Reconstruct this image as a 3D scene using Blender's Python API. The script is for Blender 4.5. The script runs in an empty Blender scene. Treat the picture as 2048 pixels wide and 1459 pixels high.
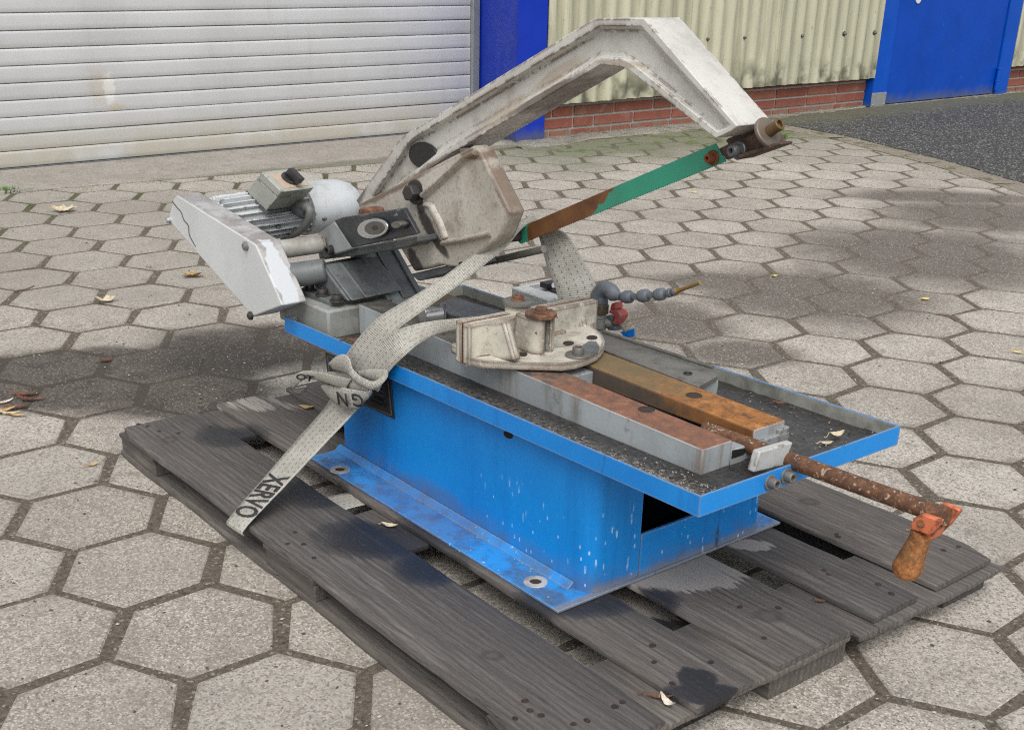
import bpy, bmesh, math, random
from mathutils import Vector, Matrix, Euler
from math import radians, sin, cos, pi, hypot, atan2
random.seed(7)
SC = bpy.context.scene
COL = SC.collection

# ------------------------------------------------------------------ camera
CAM_LOC = Vector((1.9535, -0.6953, 0.8360))
CAM_ROT = Euler((1.1249, -0.0214, 0.8990), 'XYZ')
FOC = 2410.79                      # focal length in photo pixels (photo 2048 wide)
SHIFT = 300.0                      # rising-lens shift in photo pixels
cam_d = bpy.data.cameras.new('camera')
cam = bpy.data.objects.new('camera', cam_d); COL.objects.link(cam)
cam.location = CAM_LOC; cam.rotation_euler = CAM_ROT
cam_d.sensor_fit = 'HORIZONTAL'; cam_d.sensor_width = 36.0
cam_d.lens = FOC/2048*36.0
cam_d.shift_y = SHIFT/2048.0
cam_d.clip_start = 0.02; cam_d.clip_end = 300
SC.camera = cam

# ------------------------------------------------------------------ light
SUN_EL, SUN_AZ = radians(56), radians(-36)      # azimuth measured from +X towards +Y
w = bpy.data.worlds.new('World'); SC.world = w; w.use_nodes = True
nt = w.node_tree; nt.nodes.clear()
sky = nt.nodes.new('ShaderNodeTexSky'); sky.sky_type = 'NISHITA'; sky.sun_disc = False
sky.sun_elevation = SUN_EL; sky.sun_rotation = pi/2 - SUN_AZ
sky.air_density = 1.0; sky.dust_density = 3.0; sky.ozone_density = 1.0
hsv = nt.nodes.new('ShaderNodeHueSaturation'); hsv.inputs['Saturation'].default_value = 0.28
bg = nt.nodes.new('ShaderNodeBackground'); bg.inputs['Strength'].default_value = 0.15
out = nt.nodes.new('ShaderNodeOutputWorld')
nt.links.new(sky.outputs[0], hsv.inputs['Color']); nt.links.new(hsv.outputs[0], bg.inputs['Color'])
nt.links.new(bg.outputs[0], out.inputs['Surface'])
sun_d = bpy.data.lights.new('sun', 'SUN'); sun_d.energy = 1.1; sun_d.angle = radians(50)
sun_d.color = (1.0, 0.975, 0.94)
sun = bpy.data.objects.new('sun', sun_d); COL.objects.link(sun)
sdir = Vector((cos(SUN_EL)*cos(SUN_AZ), cos(SUN_EL)*sin(SUN_AZ), sin(SUN_EL)))
sun.rotation_euler = sdir.to_track_quat('Z', 'Y').to_euler(); sun.location = sdir*8
SC.view_settings.view_transform = 'Standard'; SC.view_settings.look = 'None'
SC.view_settings.gamma = 1.0; SC.view_settings.exposure = 0.50
SC.view_settings.use_curve_mapping = False
SC.cycles.use_denoising = False; SC.cycles.use_adaptive_sampling = False; SC.cycles.pixel_filter_type = 'BLACKMAN_HARRIS'; SC.cycles.filter_width = 1.15
SC.cycles.max_bounces = 6; SC.cycles.diffuse_bounces = 2; SC.cycles.glossy_bounces = 3

# ------------------------------------------------------------------ survey helpers: a photo pixel -> a point on a plane of the place
_R = CAM_ROT.to_matrix()
def ray(u, v): return _R @ Vector(((u-1024)/FOC, -(v-729.5-SHIFT)/FOC, -1.0))
def on(u, v, ax, val):
    d = ray(u, v); return CAM_LOC + d*((val-CAM_LOC[ax])/d[ax])
def X(u, v, x): return on(u, v, 0, x)
def Y(u, v, y): return on(u, v, 1, y)
def Z(u, v, z): return on(u, v, 2, z)
KX = 0.0243                        # the saw's tray rises this much per metre of length
def Hh(u, v, h):
    d = ray(u, v); return CAM_LOC + d*((h+KX*CAM_LOC.x-CAM_LOC.z)/(d.z-KX*d.x))
def mw(s, t, h): return Vector((s, t, h+KX*s))
def pix(P):
    q = _R.inverted() @ (Vector(P)-CAM_LOC)
    return 1024+FOC*q.x/-q.z, 729.5+SHIFT-FOC*q.y/-q.z

# ------------------------------------------------------------------ mesh helpers (everything in world coordinates)
def BM(): return bmesh.new()
def face(bm, pts):
    vs = [bm.verts.new(p) for p in pts]
    return bm.faces.new(vs)
def prism(bm, pts, vec):
    """closed solid from an outline and an extrusion vector"""
    a = [bm.verts.new(Vector(p)) for p in pts]; b = [bm.verts.new(Vector(p)+Vector(vec)) for p in pts]
    n = len(a); bm.faces.new(a); bm.faces.new(b[::-1])
    for i in range(n): bm.faces.new((a[i], b[i], b[(i+1) % n], a[(i+1) % n]))
def loft(bm, A, B):
    a = [bm.verts.new(Vector(p)) for p in A]; b = [bm.verts.new(Vector(p)) for p in B]
    n = len(a); bm.faces.new(a); bm.faces.new(b[::-1])
    for i in range(n): bm.faces.new((a[i], b[i], b[(i+1) % n], a[(i+1) % n]))
def box(bm, x0, x1, y0, y1, z0, z1):
    prism(bm, [(x0, y0, z0), (x1, y0, z0), (x1, y1, z0), (x0, y1, z0)], (0, 0, z1-z0))
def mbox(bm, s0, s1, t0, t1, h0, h1):
    prism(bm, [mw(s0, t0, h0), mw(s1, t0, h0), mw(s1, t1, h0), mw(s0, t1, h0)], (0, 0, h1-h0))
def frame_of(d):
    d = Vector(d).normalized(); up = Vector((0, 0, 1)) if abs(d.z) < .9 else Vector((1, 0, 0))
    a = d.cross(up).normalized(); return d, a, a.cross(d).normalized()
def lathe(bm, p0, axis, prof, n=20, cap=True, rot=0.0):
    """prof = [(distance along axis, radius)]"""
    d, a, b = frame_of(axis); p0 = Vector(p0); rings = []
    for t, r in prof:
        rings.append([bm.verts.new(p0+d*t+(a*cos(2*pi*k/n+rot)+b*sin(2*pi*k/n+rot))*r) for k in range(n)])
    for A, B in zip(rings, rings[1:]):
        for k in range(n): bm.faces.new((A[k], A[(k+1) % n], B[(k+1) % n], B[k]))
    if cap:
        bm.faces.new(rings[0][::-1]); bm.faces.new(rings[-1])
def cyl(bm, p0, p1, r0, r1=None, n=18, cap=True, rot=0.0):
    p0 = Vector(p0); p1 = Vector(p1)
    lathe(bm, p0, p1-p0, [(0, r0), ((p1-p0).length, r0 if r1 is None else r1)], n, cap, rot)
def catmull(P, n):
    P = [Vector(p) for p in P]; Q = [P[0]*2-P[1]]+P+[P[-1]*2-P[-2]]; o = []
    for i in range(1, len(Q)-2):
        for k in range(n):
            t = k/n; a, b, c, d = Q[i-1], Q[i], Q[i+1], Q[i+2]
            o.append(.5*((2*b)+(c-a)*t+(2*a-5*b+4*c-d)*t*t+(3*b-a-3*c+d)*t*t*t))
    o.append(P[-1]); return o
def tube(bm, P, r, n=10, sm=6):
    P = catmull(P, sm) if sm > 1 else [Vector(p) for p in P]
    rr = r if callable(r) else (lambda t: r)
    rings = []; prev = None
    for i, p in enumerate(P):
        d = (P[min(i+1, len(P)-1)]-P[max(i-1, 0)]).normalized()
        if prev is None: _, a, b = frame_of(d)
        else:
            a = (prev-d*prev.dot(d)).normalized(); b = a.cross(d)
        prev = a; R = rr(i/(len(P)-1))
        rings.append([bm.verts.new(p+(a*cos(2*pi*k/n)+b*sin(2*pi*k/n))*R) for k in range(n)])
    for A, B in zip(rings, rings[1:]):
        for k in range(n): bm.faces.new((A[k], A[(k+1) % n], B[(k+1) % n], B[k]))
    bm.faces.new(rings[0][::-1]); bm.faces.new(rings[-1])
def bolt(bm, p, axis, r, h, wr=None, wh=.002, socket=True, hexa=False):
    """washer + head (cap screw with a socket, or hexagon)"""
    p = Vector(p); ax = Vector(axis).normalized(); t = 0
    if wr: lathe(bm, p, ax, [(0, wr*.98), (wh*.8, wr), (wh, wr*.95)], 20); t = wh
    if hexa: lathe(bm, p, ax, [(t, r), (t+h*.85, r), (t+h, r*.85)], 6)
    elif socket: lathe(bm, p, ax, [(t, r), (t+h*.9, r), (t+h, r*.93), (t+h, r*.55), (t+h*.4, r*.5)], 16)
    else: lathe(bm, p, ax, [(t, r), (t+h*.6, r*.95), (t+h, r*.5)], 14)

def link(o): COL.objects.link(o); return o
def part(name, bm, m, parent=None, bevel=0.0, seg=2, smooth=True, angle=38, kind=None, label=None):
    bmesh.ops.remove_doubles(bm, verts=bm.verts, dist=1e-6)
    bmesh.ops.recalc_face_normals(bm, faces=bm.faces)
    off = Vector((0, 0, 0)); q = parent
    while q is not None: off += q.location; q = q.parent
    if off.length: bmesh.ops.translate(bm, verts=bm.verts, vec=-off)
    me = bpy.data.meshes.new(name); bm.to_mesh(me); bm.free()
    if smooth:
        me.polygons.foreach_set('use_smooth', [True]*len(me.polygons)); me.set_sharp_from_angle(angle=radians(angle))
    for mm in (m if isinstance(m, (list, tuple)) else [m]): me.materials.append(mm)
    o = link(bpy.data.objects.new(name, me)); o.parent = parent
    if bevel:
        b = o.modifiers.new('bevel', 'BEVEL'); b.width = bevel; b.segments = seg; b.limit_method = 'ANGLE'; b.angle_limit = radians(35)
    if kind: o['kind'] = kind
    if label: o['label'] = label
    return o
def thing(name, label, cat, loc=(0, 0, 0), group=None):
    o = link(bpy.data.objects.new(name, None)); o.location = loc; o.empty_display_size = .05
    o['label'] = label; o['category'] = cat
    if group: o['group'] = group
    return o
def tag(o, label, cat, group=None):
    o['label'] = label; o['category'] = cat
    if group: o['group'] = group
    return o

# ------------------------------------------------------------------ material helpers
class Mat:
    def __init__(s, name, rough=.6, metal=0.0, spec=.5):
        s.m = bpy.data.materials.new(name); s.m.use_nodes = True; s.t = s.m.node_tree
        s.b = s.t.nodes['Principled BSDF']; s.b.inputs['Roughness'].default_value = rough
        s.b.inputs['Metallic'].default_value = metal; s.b.inputs['Specular IOR Level'].default_value = spec
        g = s.t.nodes.new('ShaderNodeNewGeometry'); s.pos = g.outputs['Position']; s.nor = g.outputs['Normal']; s.tru = g.outputs['True Normal']
    def nd(s, ty, **kw):
        n = s.t.nodes.new(ty)
        for k, v in kw.items(): setattr(n, k, v)
        return n
    def put(s, sock, v):
        if hasattr(v, 'is_output') or isinstance(v, bpy.types.NodeSocket): s.t.links.new(v, sock)
        elif isinstance(v, (tuple, list)) and len(v) == 3 and sock.type == 'RGBA': sock.default_value = (*v, 1)
        else: sock.default_value = v
    def map(s, vec=None, loc=(0, 0, 0), rot=(0, 0, 0), sc=(1, 1, 1)):
        n = s.nd('ShaderNodeMapping'); s.put(n.inputs['Vector'], s.pos if vec is None else vec)
        n.inputs['Location'].default_value = loc; n.inputs['Rotation'].default_value = rot; n.inputs['Scale'].default_value = sc
        return n.outputs[0]
    def noise(s, scale, vec=None, det=4, rough=.6, dist=0, color=False):
        n = s.nd('ShaderNodeTexNoise'); s.put(n.inputs['Vector'], s.pos if vec is None else vec)
        n.inputs['Scale'].default_value = scale; n.inputs['Detail'].default_value = det
        n.inputs['Roughness'].default_value = rough; n.inputs['Distortion'].default_value = dist
        return n.outputs['Color' if color else 'Fac']
    def voro(s, scale, vec=None, feat='F1', out='Distance', rnd=1.0):
        n = s.nd('ShaderNodeTexVoronoi', feature=feat); s.put(n.inputs['Vector'], s.pos if vec is None else vec)
        n.inputs['Scale'].default_value = scale; n.inputs['Randomness'].default_value = rnd
        return n.outputs[out]
    def ma(s, op, a, b=0.0, c=None, clamp=False):
        n = s.nd('ShaderNodeMath', operation=op, use_clamp=clamp); s.put(n.inputs[0], a); s.put(n.inputs[1], b)
        if c is not None: s.put(n.inputs[2], c)
        return n.outputs[0]
    def mr(s, v, a, b, c=0.0, d=1.0, smooth=True):
        n = s.nd('ShaderNodeMapRange', interpolation_type='SMOOTHSTEP' if smooth else 'LINEAR'); s.put(n.inputs[0], v)
        for i, q in enumerate((a, b, c, d)): n.inputs[i+1].default_value = q
        return n.outputs[0]
    def mix(s, f, a, b, mode='MIX'):
        n = s.nd('ShaderNodeMix', data_type='RGBA', blend_type=mode); s.put(n.inputs[0], f); s.put(n.inputs[6], a); s.put(n.inputs[7], b)
        return n.outputs[2]
    def ramp(s, f, stops):
        n = s.nd('ShaderNodeValToRGB'); s.put(n.inputs[0], f); e = n.color_ramp.elements
        while len(e) < len(stops): e.new(.5)
        for k, (p, c) in zip(e, stops): k.position = p; k.color = (*c, 1) if len(c) == 3 else c
        return n.outputs[0]
    def sep(s, v=None):
        n = s.nd('ShaderNodeSeparateXYZ'); s.put(n.inputs[0], s.pos if v is None else v); return n.outputs
    def edge(s, r=.006, lo=.004, hi=.07):
        """1 on convex and concave edges"""
        b = s.nd('ShaderNodeBevel', samples=4); b.inputs['Radius'].default_value = r
        d = s.nd('ShaderNodeVectorMath', operation='DOT_PRODUCT'); s.put(d.inputs[0], b.outputs[0]); s.put(d.inputs[1], s.nor)
        return s.mr(s.ma('SUBTRACT', 1.0, d.outputs['Value']), lo, hi)
    def spot(s, c, r, rot=0.0, soft=.5, wob=.25, wsc=6.0, vec=None):
        """soft-edged irregular patch: 1 inside an ellipse of radii r about c"""
        v = s.map(vec, loc=tuple(-q for q in c))
        if rot: v = s.map(v, rot=(0, 0, -rot))
        v = s.map(v, sc=tuple(1/q for q in r))
        n = s.nd('ShaderNodeVectorMath', operation='LENGTH'); s.put(n.inputs[0], v)
        d = s.ma('ADD', n.outputs['Value'], s.ma('MULTIPLY', s.ma('SUBTRACT', s.noise(wsc, det=5), .5), wob*2))
        return s.mr(d, 1-soft*.5, 1+soft*.5, 1.0, 0.0)
    def bump(s, h, strength=.3, dist=.002, nrm=None):
        n = s.nd('ShaderNodeBump'); n.inputs['Strength'].default_value = strength; n.inputs['Distance'].default_value = dist
        s.put(n.inputs['Height'], h)
        if nrm is not None: s.put(n.inputs['Normal'], nrm)
        return n.outputs[0]
    def fin(s, col=None, rough=None, nrm=None, metal=None):
        if col is not None: s.put(s.b.inputs['Base Color'], col)
        if rough is not None: s.put(s.b.inputs['Roughness'], rough)
        if nrm is not None: s.put(s.b.inputs['Normal'], nrm)
        if metal is not None: s.put(s.b.inputs['Metallic'], metal)
        return s.m

RUST_A, RUST_B, RUST_C = (.075, .028, .012), (.20, .075, .022), (.045, .022, .014)
def painted(name, base, chip=.3, grime=.4, rough=.5, rust=True, gcol=(.06, .05, .04), sc=1.0, cast=.0, chipcol=None, edge_w=.004, extra=None):
    """painted metal: soft tone changes, grime, chips and rust along the edges"""
    m = Mat(name, rough)
    n1 = m.noise(7*sc, det=5); n2 = m.noise(38*sc, det=6, rough=.7); n3 = m.noise(160, det=3)
    col = m.mix(m.mr(n1, .35, .7), base, tuple(c*.86 for c in base))
    g = m.mr(m.ma('ADD', m.ma('MULTIPLY', n1, .6), m.ma('MULTIPLY', n2, .4)), .62-.22*grime, .80-.12*grime, 0, .75)
    col = m.mix(m.ma('MULTIPLY', g, min(1, grime*1.4)), col, gcol)
    col = m.mix(m.mr(m.noise(24*sc, m.map(sc=(1, 1, .55)), det=7, rough=.75), .52, .70, 0, .75*grime), col, tuple((a*.35+b*.65) for a, b in zip(base, gcol)))
    fine = m.mr(m.noise(95, det=5, rough=.8), .56, .72, 0, .7*grime); col = m.mix(fine, col, gcol)
    if chip > 0:
        e = m.edge(edge_w*1.8)
        n4 = m.noise(75*sc, det=5, rough=.65)
        lo_ = .60-.14*chip
        c = m.ma('MULTIPLY', e, m.mr(m.ma('ADD', m.ma('MULTIPLY', n4, .5), m.ma('MULTIPLY', m.noise(13*sc, det=3), .5)), lo_-.02, lo_+.03)); c = m.ma('MAXIMUM', c, m.mr(m.ma('ADD', m.ma('MULTIPLY', n2, .45), m.ma('MULTIPLY', n4, .55)), .70-.07*chip, .735-.07*chip))
        cc = chipcol or m.ramp(m.noise(90, det=4), [(.3, RUST_C), (.55, RUST_A), (.75, RUST_B)])
        if not rust and chipcol is None: cc = (.12, .115, .11)
        col = m.mix(c, col, cc)
    if extra: col = extra(m, col)
    h = m.noise(260, det=3) if cast == 0 else m.noise(120, det=5, rough=.65)
    return m.fin(col, m.mr(n2, .3, .7, rough-.08, rough+.15), m.bump(h, .12+cast, .0015))
def rusty(name, a=RUST_A, b=RUST_B, c=RUST_C, sc=1.0, rough=.85, pale=None, pale_amt=.2):
    m = Mat(name, rough)
    n = m.noise(45*sc, det=7, rough=.75); col = m.ramp(n, [(.32, c), (.47, a), (.62, b)]); col = m.mix(m.mr(m.noise(110*sc, det=5, rough=.8), .52, .66, 0, .55), col, tuple(min(1, q*1.9) for q in b)); col = m.mix(m.mr(m.noise(85*sc, det=5), .58, .68, 0, .7), col, c)
    if pale: col = m.mix(m.mr(m.noise(70*sc, det=5, dist=1.2), .62-pale_amt*.3, .70-pale_amt*.3), col, pale)
    return m.fin(col, None, m.bump(m.noise(300, det=4), .35, .001))
def metalish(name, base, rough=.45, metal=.6, grime=.4, gcol=(.03, .026, .022)):
    m = Mat(name, rough, metal)
    n = m.noise(30, det=6, rough=.65); n2 = m.noise(7, det=3)
    col = m.mix(m.mr(n, .45, .75, 0, grime), base, gcol)
    col = m.mix(m.mr(n2, .45, .7, 0, grime*.7), col, gcol)
    return m.fin(col, m.mr(n, .3, .7, rough-.1, rough+.2), m.bump(m.noise(200, det=3), .1, .001))
def plain(name, c, rough=.6, metal=0.0, var=.15):
    m = Mat(name, rough, metal)
    return m.fin(m.mix(m.mr(m.noise(40, det=5), .35, .7), c, tuple(q*(1-var) for q in c)), None, m.bump(m.noise(250, det=3), .1, .001))

# ================================================================== SETTING
def stain(m, u, v, hw, hh, z=0.0, soft=.8, wob=.3, wsc=5.0):
    c = Z(u, v, z); a = (Z(u+hw, v, z)-Z(u-hw, v, z)).length/2; b = (Z(u, v-hh, z)-Z(u, v+hh, z)).length/2
    return m.spot((c.x, c.y, 0), (a, b, 50), CAM_ROT.z, soft, wob, wsc)
def maxi(m, L):
    o = L[0]
    for q in L[1:]: o = m.ma('MAXIMUM', o, q)
    return o
def yard_dirt_shade(m):
    """oily, silted-up patches of the yard plus painted shadow by the saw, shared by pavers and joints"""
    d1 = maxi(m, [stain(m, 190, 755, 350, 62, soft=.3, wob=.34, wsc=7), stain(m, 490, 695, 200, 50, soft=.6, wob=.4, wsc=7), stain(m, 340, 785, 230, 50, soft=.4, wob=.34, wsc=8),
                  stain(m, 640, 700, 90, 34, soft=.8)])  # dark patch by the saw: its shadow, painted into the ground colour
    d2 = maxi(m, [stain(m, 1625, 588, 230, 52, wob=.4, wsc=6), stain(m, 1850, 510, 240, 56, wob=.4, wsc=6), stain(m, 1985, 432, 210, 30, wob=.4), stain(m, 1480, 565, 180, 20), stain(m, 1890, 395, 190, 12),
                  stain(m, 1330, 645, 140, 42, wob=.4), stain(m, 1480, 705, 110, 26)])
    return d1, m.ma('MULTIPLY', d2, .95)
MOSS_Z = 0
def moss_mask(m):
    s = m.sep(); n = m.noise(3.2, det=5)
    g = m.mr(m.ma('ADD', s[0], m.ma('MULTIPLY', n, 1.0)), -1.55, -1.10, 1, 0)
    return m.ma('MULTIPLY', g, m.mr(s[1], 2.2, 2.9))
def m_paver():
    m = Mat('paver_concrete', .88, spec=.25)
    oi = m.nd('ShaderNodeObjectInfo').outputs['Random']
    cell = m.voro(400, out='Color'); cs = m.nd('ShaderNodeSeparateColor'); m.put(cs.inputs[0], cell); r = cs.outputs[0]; r2 = cs.outputs[1]
    base = m.mix(m.mr(m.noise(9, det=6), .3, .7), (.465, .435, .385), (.37, .342, .30))
    tint = m.mix(oi, (.78, .75, .71), (1.06, 1.05, 1.03)); base = m.mix(1.0, base, tint, 'MULTIPLY')
    base = m.mix(m.mr(m.noise(120, det=4, rough=.75), .42, .68), base, (.20, .182, .155))
    base = m.mix(m.ma('MULTIPLY', m.ma('GREATER_THAN', r, .80), .75), base, (.54, .51, .455))
    base = m.mix(m.ma('MULTIPLY', m.ma('LESS_THAN', r, .10), .7), base, (.12, .108, .098))
    base = m.mix(m.ma('MULTIPLY', m.ma('GREATER_THAN', r2, .975), .5), base, (.40, .28, .20))
    base = m.mix(m.mr(m.noise(16, det=7, rough=.72), .52, .72, 0, .62), base, (.14, .125, .105)); base = m.mix(m.mr(m.noise(1.6, det=5), .42, .66, 0, .40), base, (.20, .18, .155))
    tc = m.nd('ShaderNodeTexCoord').outputs['Object']; ln = m.nd('ShaderNodeVectorMath', operation='LENGTH'); m.put(ln.inputs[0], tc); rl = m.ma('ADD', ln.outputs['Value'], m.ma('MULTIPLY', m.ma('SUBTRACT', m.noise(30, det=6, rough=.75), .5), .07))
    silt = m.ma('MULTIPLY', m.mr(rl, .088, .122), m.mr(rl, .30, .20)); base = m.mix(m.ma('MULTIPLY', silt, .55), base, (.15, .13, .105))
    d1, d2 = yard_dirt_shade(m); fine = m.noise(150, det=5, rough=.8)
    dk = m.mix(m.mr(fine, .35, .70), (.048, .041, .035), (.145, .127, .106)); dk = m.mix(m.mr(m.noise(11, det=7, rough=.75), .46, .62, 0, .75), dk, m.mix(m.mr(fine, .35, .75), (.028, .024, .020), (.075, .065, .056)))
    dk = m.mix(m.ma('MULTIPLY', stain(m, 470, 712, 170, 36, soft=.9, wob=.4), .7), dk, (.035, .030, .027)); far_l = stain(m, 230, 470, 620, 105, soft=.9); base = m.mix(m.ma('MULTIPLY', far_l, .42), base, m.mix(m.mr(fine, .3, .7), (.17, .152, .128), (.29, .265, .23))); dk = m.mix(m.ma('MULTIPLY', m.ma('GREATER_THAN', r, .94), .6), dk, (.27, .25, .215))
    dm = m.mix(m.mr(fine, .3, .75), (.075, .064, .053), (.175, .153, .13)); dm = m.mix(m.ma('MULTIPLY', m.ma('GREATER_THAN', r, .92), .7), dm, (.38, .355, .31))
    base = m.mix(m.ma('MULTIPLY', d2, 1.0), base, dm); base = m.mix(m.ma('MULTIPLY', d1, .97), base, dk)
    mm = moss_mask(m)
    base = m.mix(m.ma('MULTIPLY', mm, .78), base, m.mix(m.mr(fine, .3, .7), (.075, .085, .045), (.17, .175, .115)))
    base = m.mix(m.mr(m.ma('MULTIPLY', mm, m.noise(11, det=4)), .53, .60, 0, .9), base, (.10, .125, .04))
    h = m.ma('ADD', m.ma('MULTIPLY', r, .5), m.noise(200, det=4))
    return m.fin(base, None, m.bump(h, .35, .0015))
def m_joint():
    m = Mat('joint_sand', .95, spec=.2)
    r = m.voro(260, out='Color'); cs = m.nd('ShaderNodeSeparateColor'); m.put(cs.inputs[0], r); r = cs.outputs[0]
    fine = m.noise(110, det=6, rough=.8)
    c = m.mix(m.mr(fine, .3, .7), (.066, .055, .042), (.18, .155, .122)); c = m.mix(m.ma('MULTIPLY', m.ma('GREATER_THAN', r, .95), .6), c, (.36, .33, .27)); d1, d2 = yard_dirt_shade(m); c = m.mix(m.ma('MULTIPLY', d1, .95), c, m.mix(fine, (.03, .025, .021), (.115, .098, .082)))
    s = m.sep(); mo = m.mr(m.ma('SUBTRACT', m.noise(4, det=5), m.ma('MULTIPLY', m.ma('ADD', s[0], 2.3), .16)), .36, .62)
    c = m.mix(m.ma('MULTIPLY', mo, .75), c, m.mix(fine, (.035, .05, .012), (.09, .11, .035)))
    return m.fin(c, None, m.bump(fine, .8, .005))
M_PAVER, M_JOINT = m_paver(), m_joint()

# ---- ground sheet
bm = BM(); face(bm, [(-40, -40, -.0012), (40, -40, -.0012), (40, 40, -.0012), (-40, 40, -.0012)])
part('ground', bm, M_JOINT, kind='structure', smooth=False)

# ---- hexagonal pavers
LO, LA, LB = Vector((.2018, -.1360)), Vector((-.1070, -.0594)), Vector((.0602, -.1092))
def ld(k): return (cos(-pi/3*k), sin(-pi/3*k))
def lat(x, y): return LO+LA*x+LB*y
R3 = math.sqrt(3)
def hcen(q, r):
    a, b = ld(3.5), ld(2.5); return (R3*(q*a[0]+r*b[0]), R3*(q*a[1]+r*b[1]))
n25 = ld(2.5)
def hverts(q, r, grow=0.0):
    cx, cy = hcen(q, r); o = []
    for k in range(6):
        x, y = ld(k); t = (x*n25[0]+y*n25[1])           # narrow across the wide sandy joints
        x -= n25[0]*t*.030; y -= n25[1]*t*.030
        f = .9635-grow; o.append(lat(cx+x*f, cy+y*f))
    return o
ASPH = [Vector((-2.45, 4.45)), Vector((-2.235, 4.43)), Vector((-1.765, 4.381)), Vector((-1.062, 4.155)), Vector((-.594, 3.953)), Vector((.3, 3.45)), Vector((1.6, 2.5)), Vector((3.2, 1.0))]
def clip(poly, p, n):
    o = []
    for i in range(len(poly)):
        a, b = poly[i], poly[(i+1) % len(poly)]; da, db = (a-p).dot(n), (b-p).dot(n)
        if da >= 0: o.append(a)
        if da*db < 0: o.append(a+(b-a)*(da/(da-db)))
    return o
def bounds(poly):
    c = sum(poly, Vector((0, 0)))/len(poly); full = True
    L = []
    if c.y < 2.15: L.append((Vector((-2.535, 0)), Vector((1, -.109)).normalized()))
    else: L.append((Vector((-2.335, 0)), Vector((1, 0))))
    for a, b in zip(ASPH, ASPH[1:]):
        d = (b-a).normalized(); n = Vector((d.y, -d.x)); L.append((a+n*.10, n))
    for p, n in L:
        if any((v-p).dot(n) < 0 for v in poly): full = False; poly = clip(poly, p, n)
        if len(poly) < 3: return None, False
    return poly, full
def hexmesh(bm, poly, z=0.0, c=Vector((0, 0)), jit=0.0, rnd=random):
    n = len(poly); pc = sum(poly, Vector((0, 0)))/n
    P = [v+Vector((rnd.uniform(-jit, jit), rnd.uniform(-jit, jit))) for v in poly]
    if jit:
        for i in range(n):
            if rnd.random() < .3: P[i] = P[i]+(pc-P[i]).normalized()*rnd.uniform(.003, .008)
    ins = []
    for v in P:
        d = pc-v; ins.append(v+d*min(.5, .0045/max(d.length, .001)))
    rg = [[bm.verts.new((v.x-c.x, v.y-c.y, zz+z)) for v in Q] for Q, zz in ((P, -.03), (P, -.0032), (ins, 0.0))]
    for A, B in zip(rg, rg[1:]):
        for i in range(n): bm.faces.new((A[i], A[(i+1) % n], B[(i+1) % n], B[i]))
    bm.faces.new(rg[2])
pave = thing('paving', '', '', (0, 0, 0)); del pave['label'], pave['category']; pave['kind'] = 'structure'
rnd = random.Random(3); VAR = []
for k in range(8):
    bm = BM(); hexmesh(bm, hverts(0, 0), 0, lat(0, 0), .0024, rnd)
    bmesh.ops.recalc_face_normals(bm, faces=bm.faces)
    me = bpy.data.meshes.new('paver'); bm.to_mesh(me); bm.free(); me.materials.append(M_PAVER); VAR.append(me)
rest = BM(); npav = 0
cand = []
for q in range(-30, 30):
    for r in range(-30, 40):
        c = lat(*hcen(q, r))
        if not (-3.0 < c.x < 4.5 and -4.5 < c.y < 6.5): continue
        poly, full = bounds(hverts(q, r))
        if poly is None or len(poly) < 3: continue
        A = abs(sum(poly[i].x*poly[(i+1) % len(poly)].y-poly[(i+1) % len(poly)].x*poly[i].y for i in range(len(poly))))/2
        if A < 2e-4: continue
        d = (Vector((c.x, c.y, 0))-CAM_LOC); ahead = (_R.inverted() @ d).z < -.05
        vis = False
        if ahead:
            for v in poly:
                u1, v1 = pix((v.x, v.y, 0))
                if -10 < u1 < 2058 and -10 < v1 < 1470: vis = True
        cand.append((vis, d.length, c, poly, full))
inv = sorted([k for k in cand if k[0]], key=lambda k: k[1])
for i, (vis, dist, c, poly, full) in enumerate(inv[:300]):
    z = rnd.uniform(-.0003, .0010)
    if full: o = link(bpy.data.objects.new('paver', rnd.choice(VAR)))
    else:
        bm = BM(); hexmesh(bm, poly, 0, c); bmesh.ops.recalc_face_normals(bm, faces=bm.faces)
        me = bpy.data.meshes.new('paver'); bm.to_mesh(me); bm.free(); me.materials.append(M_PAVER); o = link(bpy.data.objects.new('paver', me))
    o.location = (c.x, c.y, z); o.rotation_euler = (rnd.uniform(-.004, .004), rnd.uniform(-.004, .004), rnd.uniform(-.008, .008)); o.parent = pave
for vis, dist, c, poly, full in inv[300:]+[k for k in cand if not k[0]]:
    hexmesh(rest, poly, rnd.uniform(-.001, .001), Vector((0, 0)), .0015, rnd)
part('outer_pavers', rest, M_PAVER, pave, kind='stuff', smooth=False)

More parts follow.
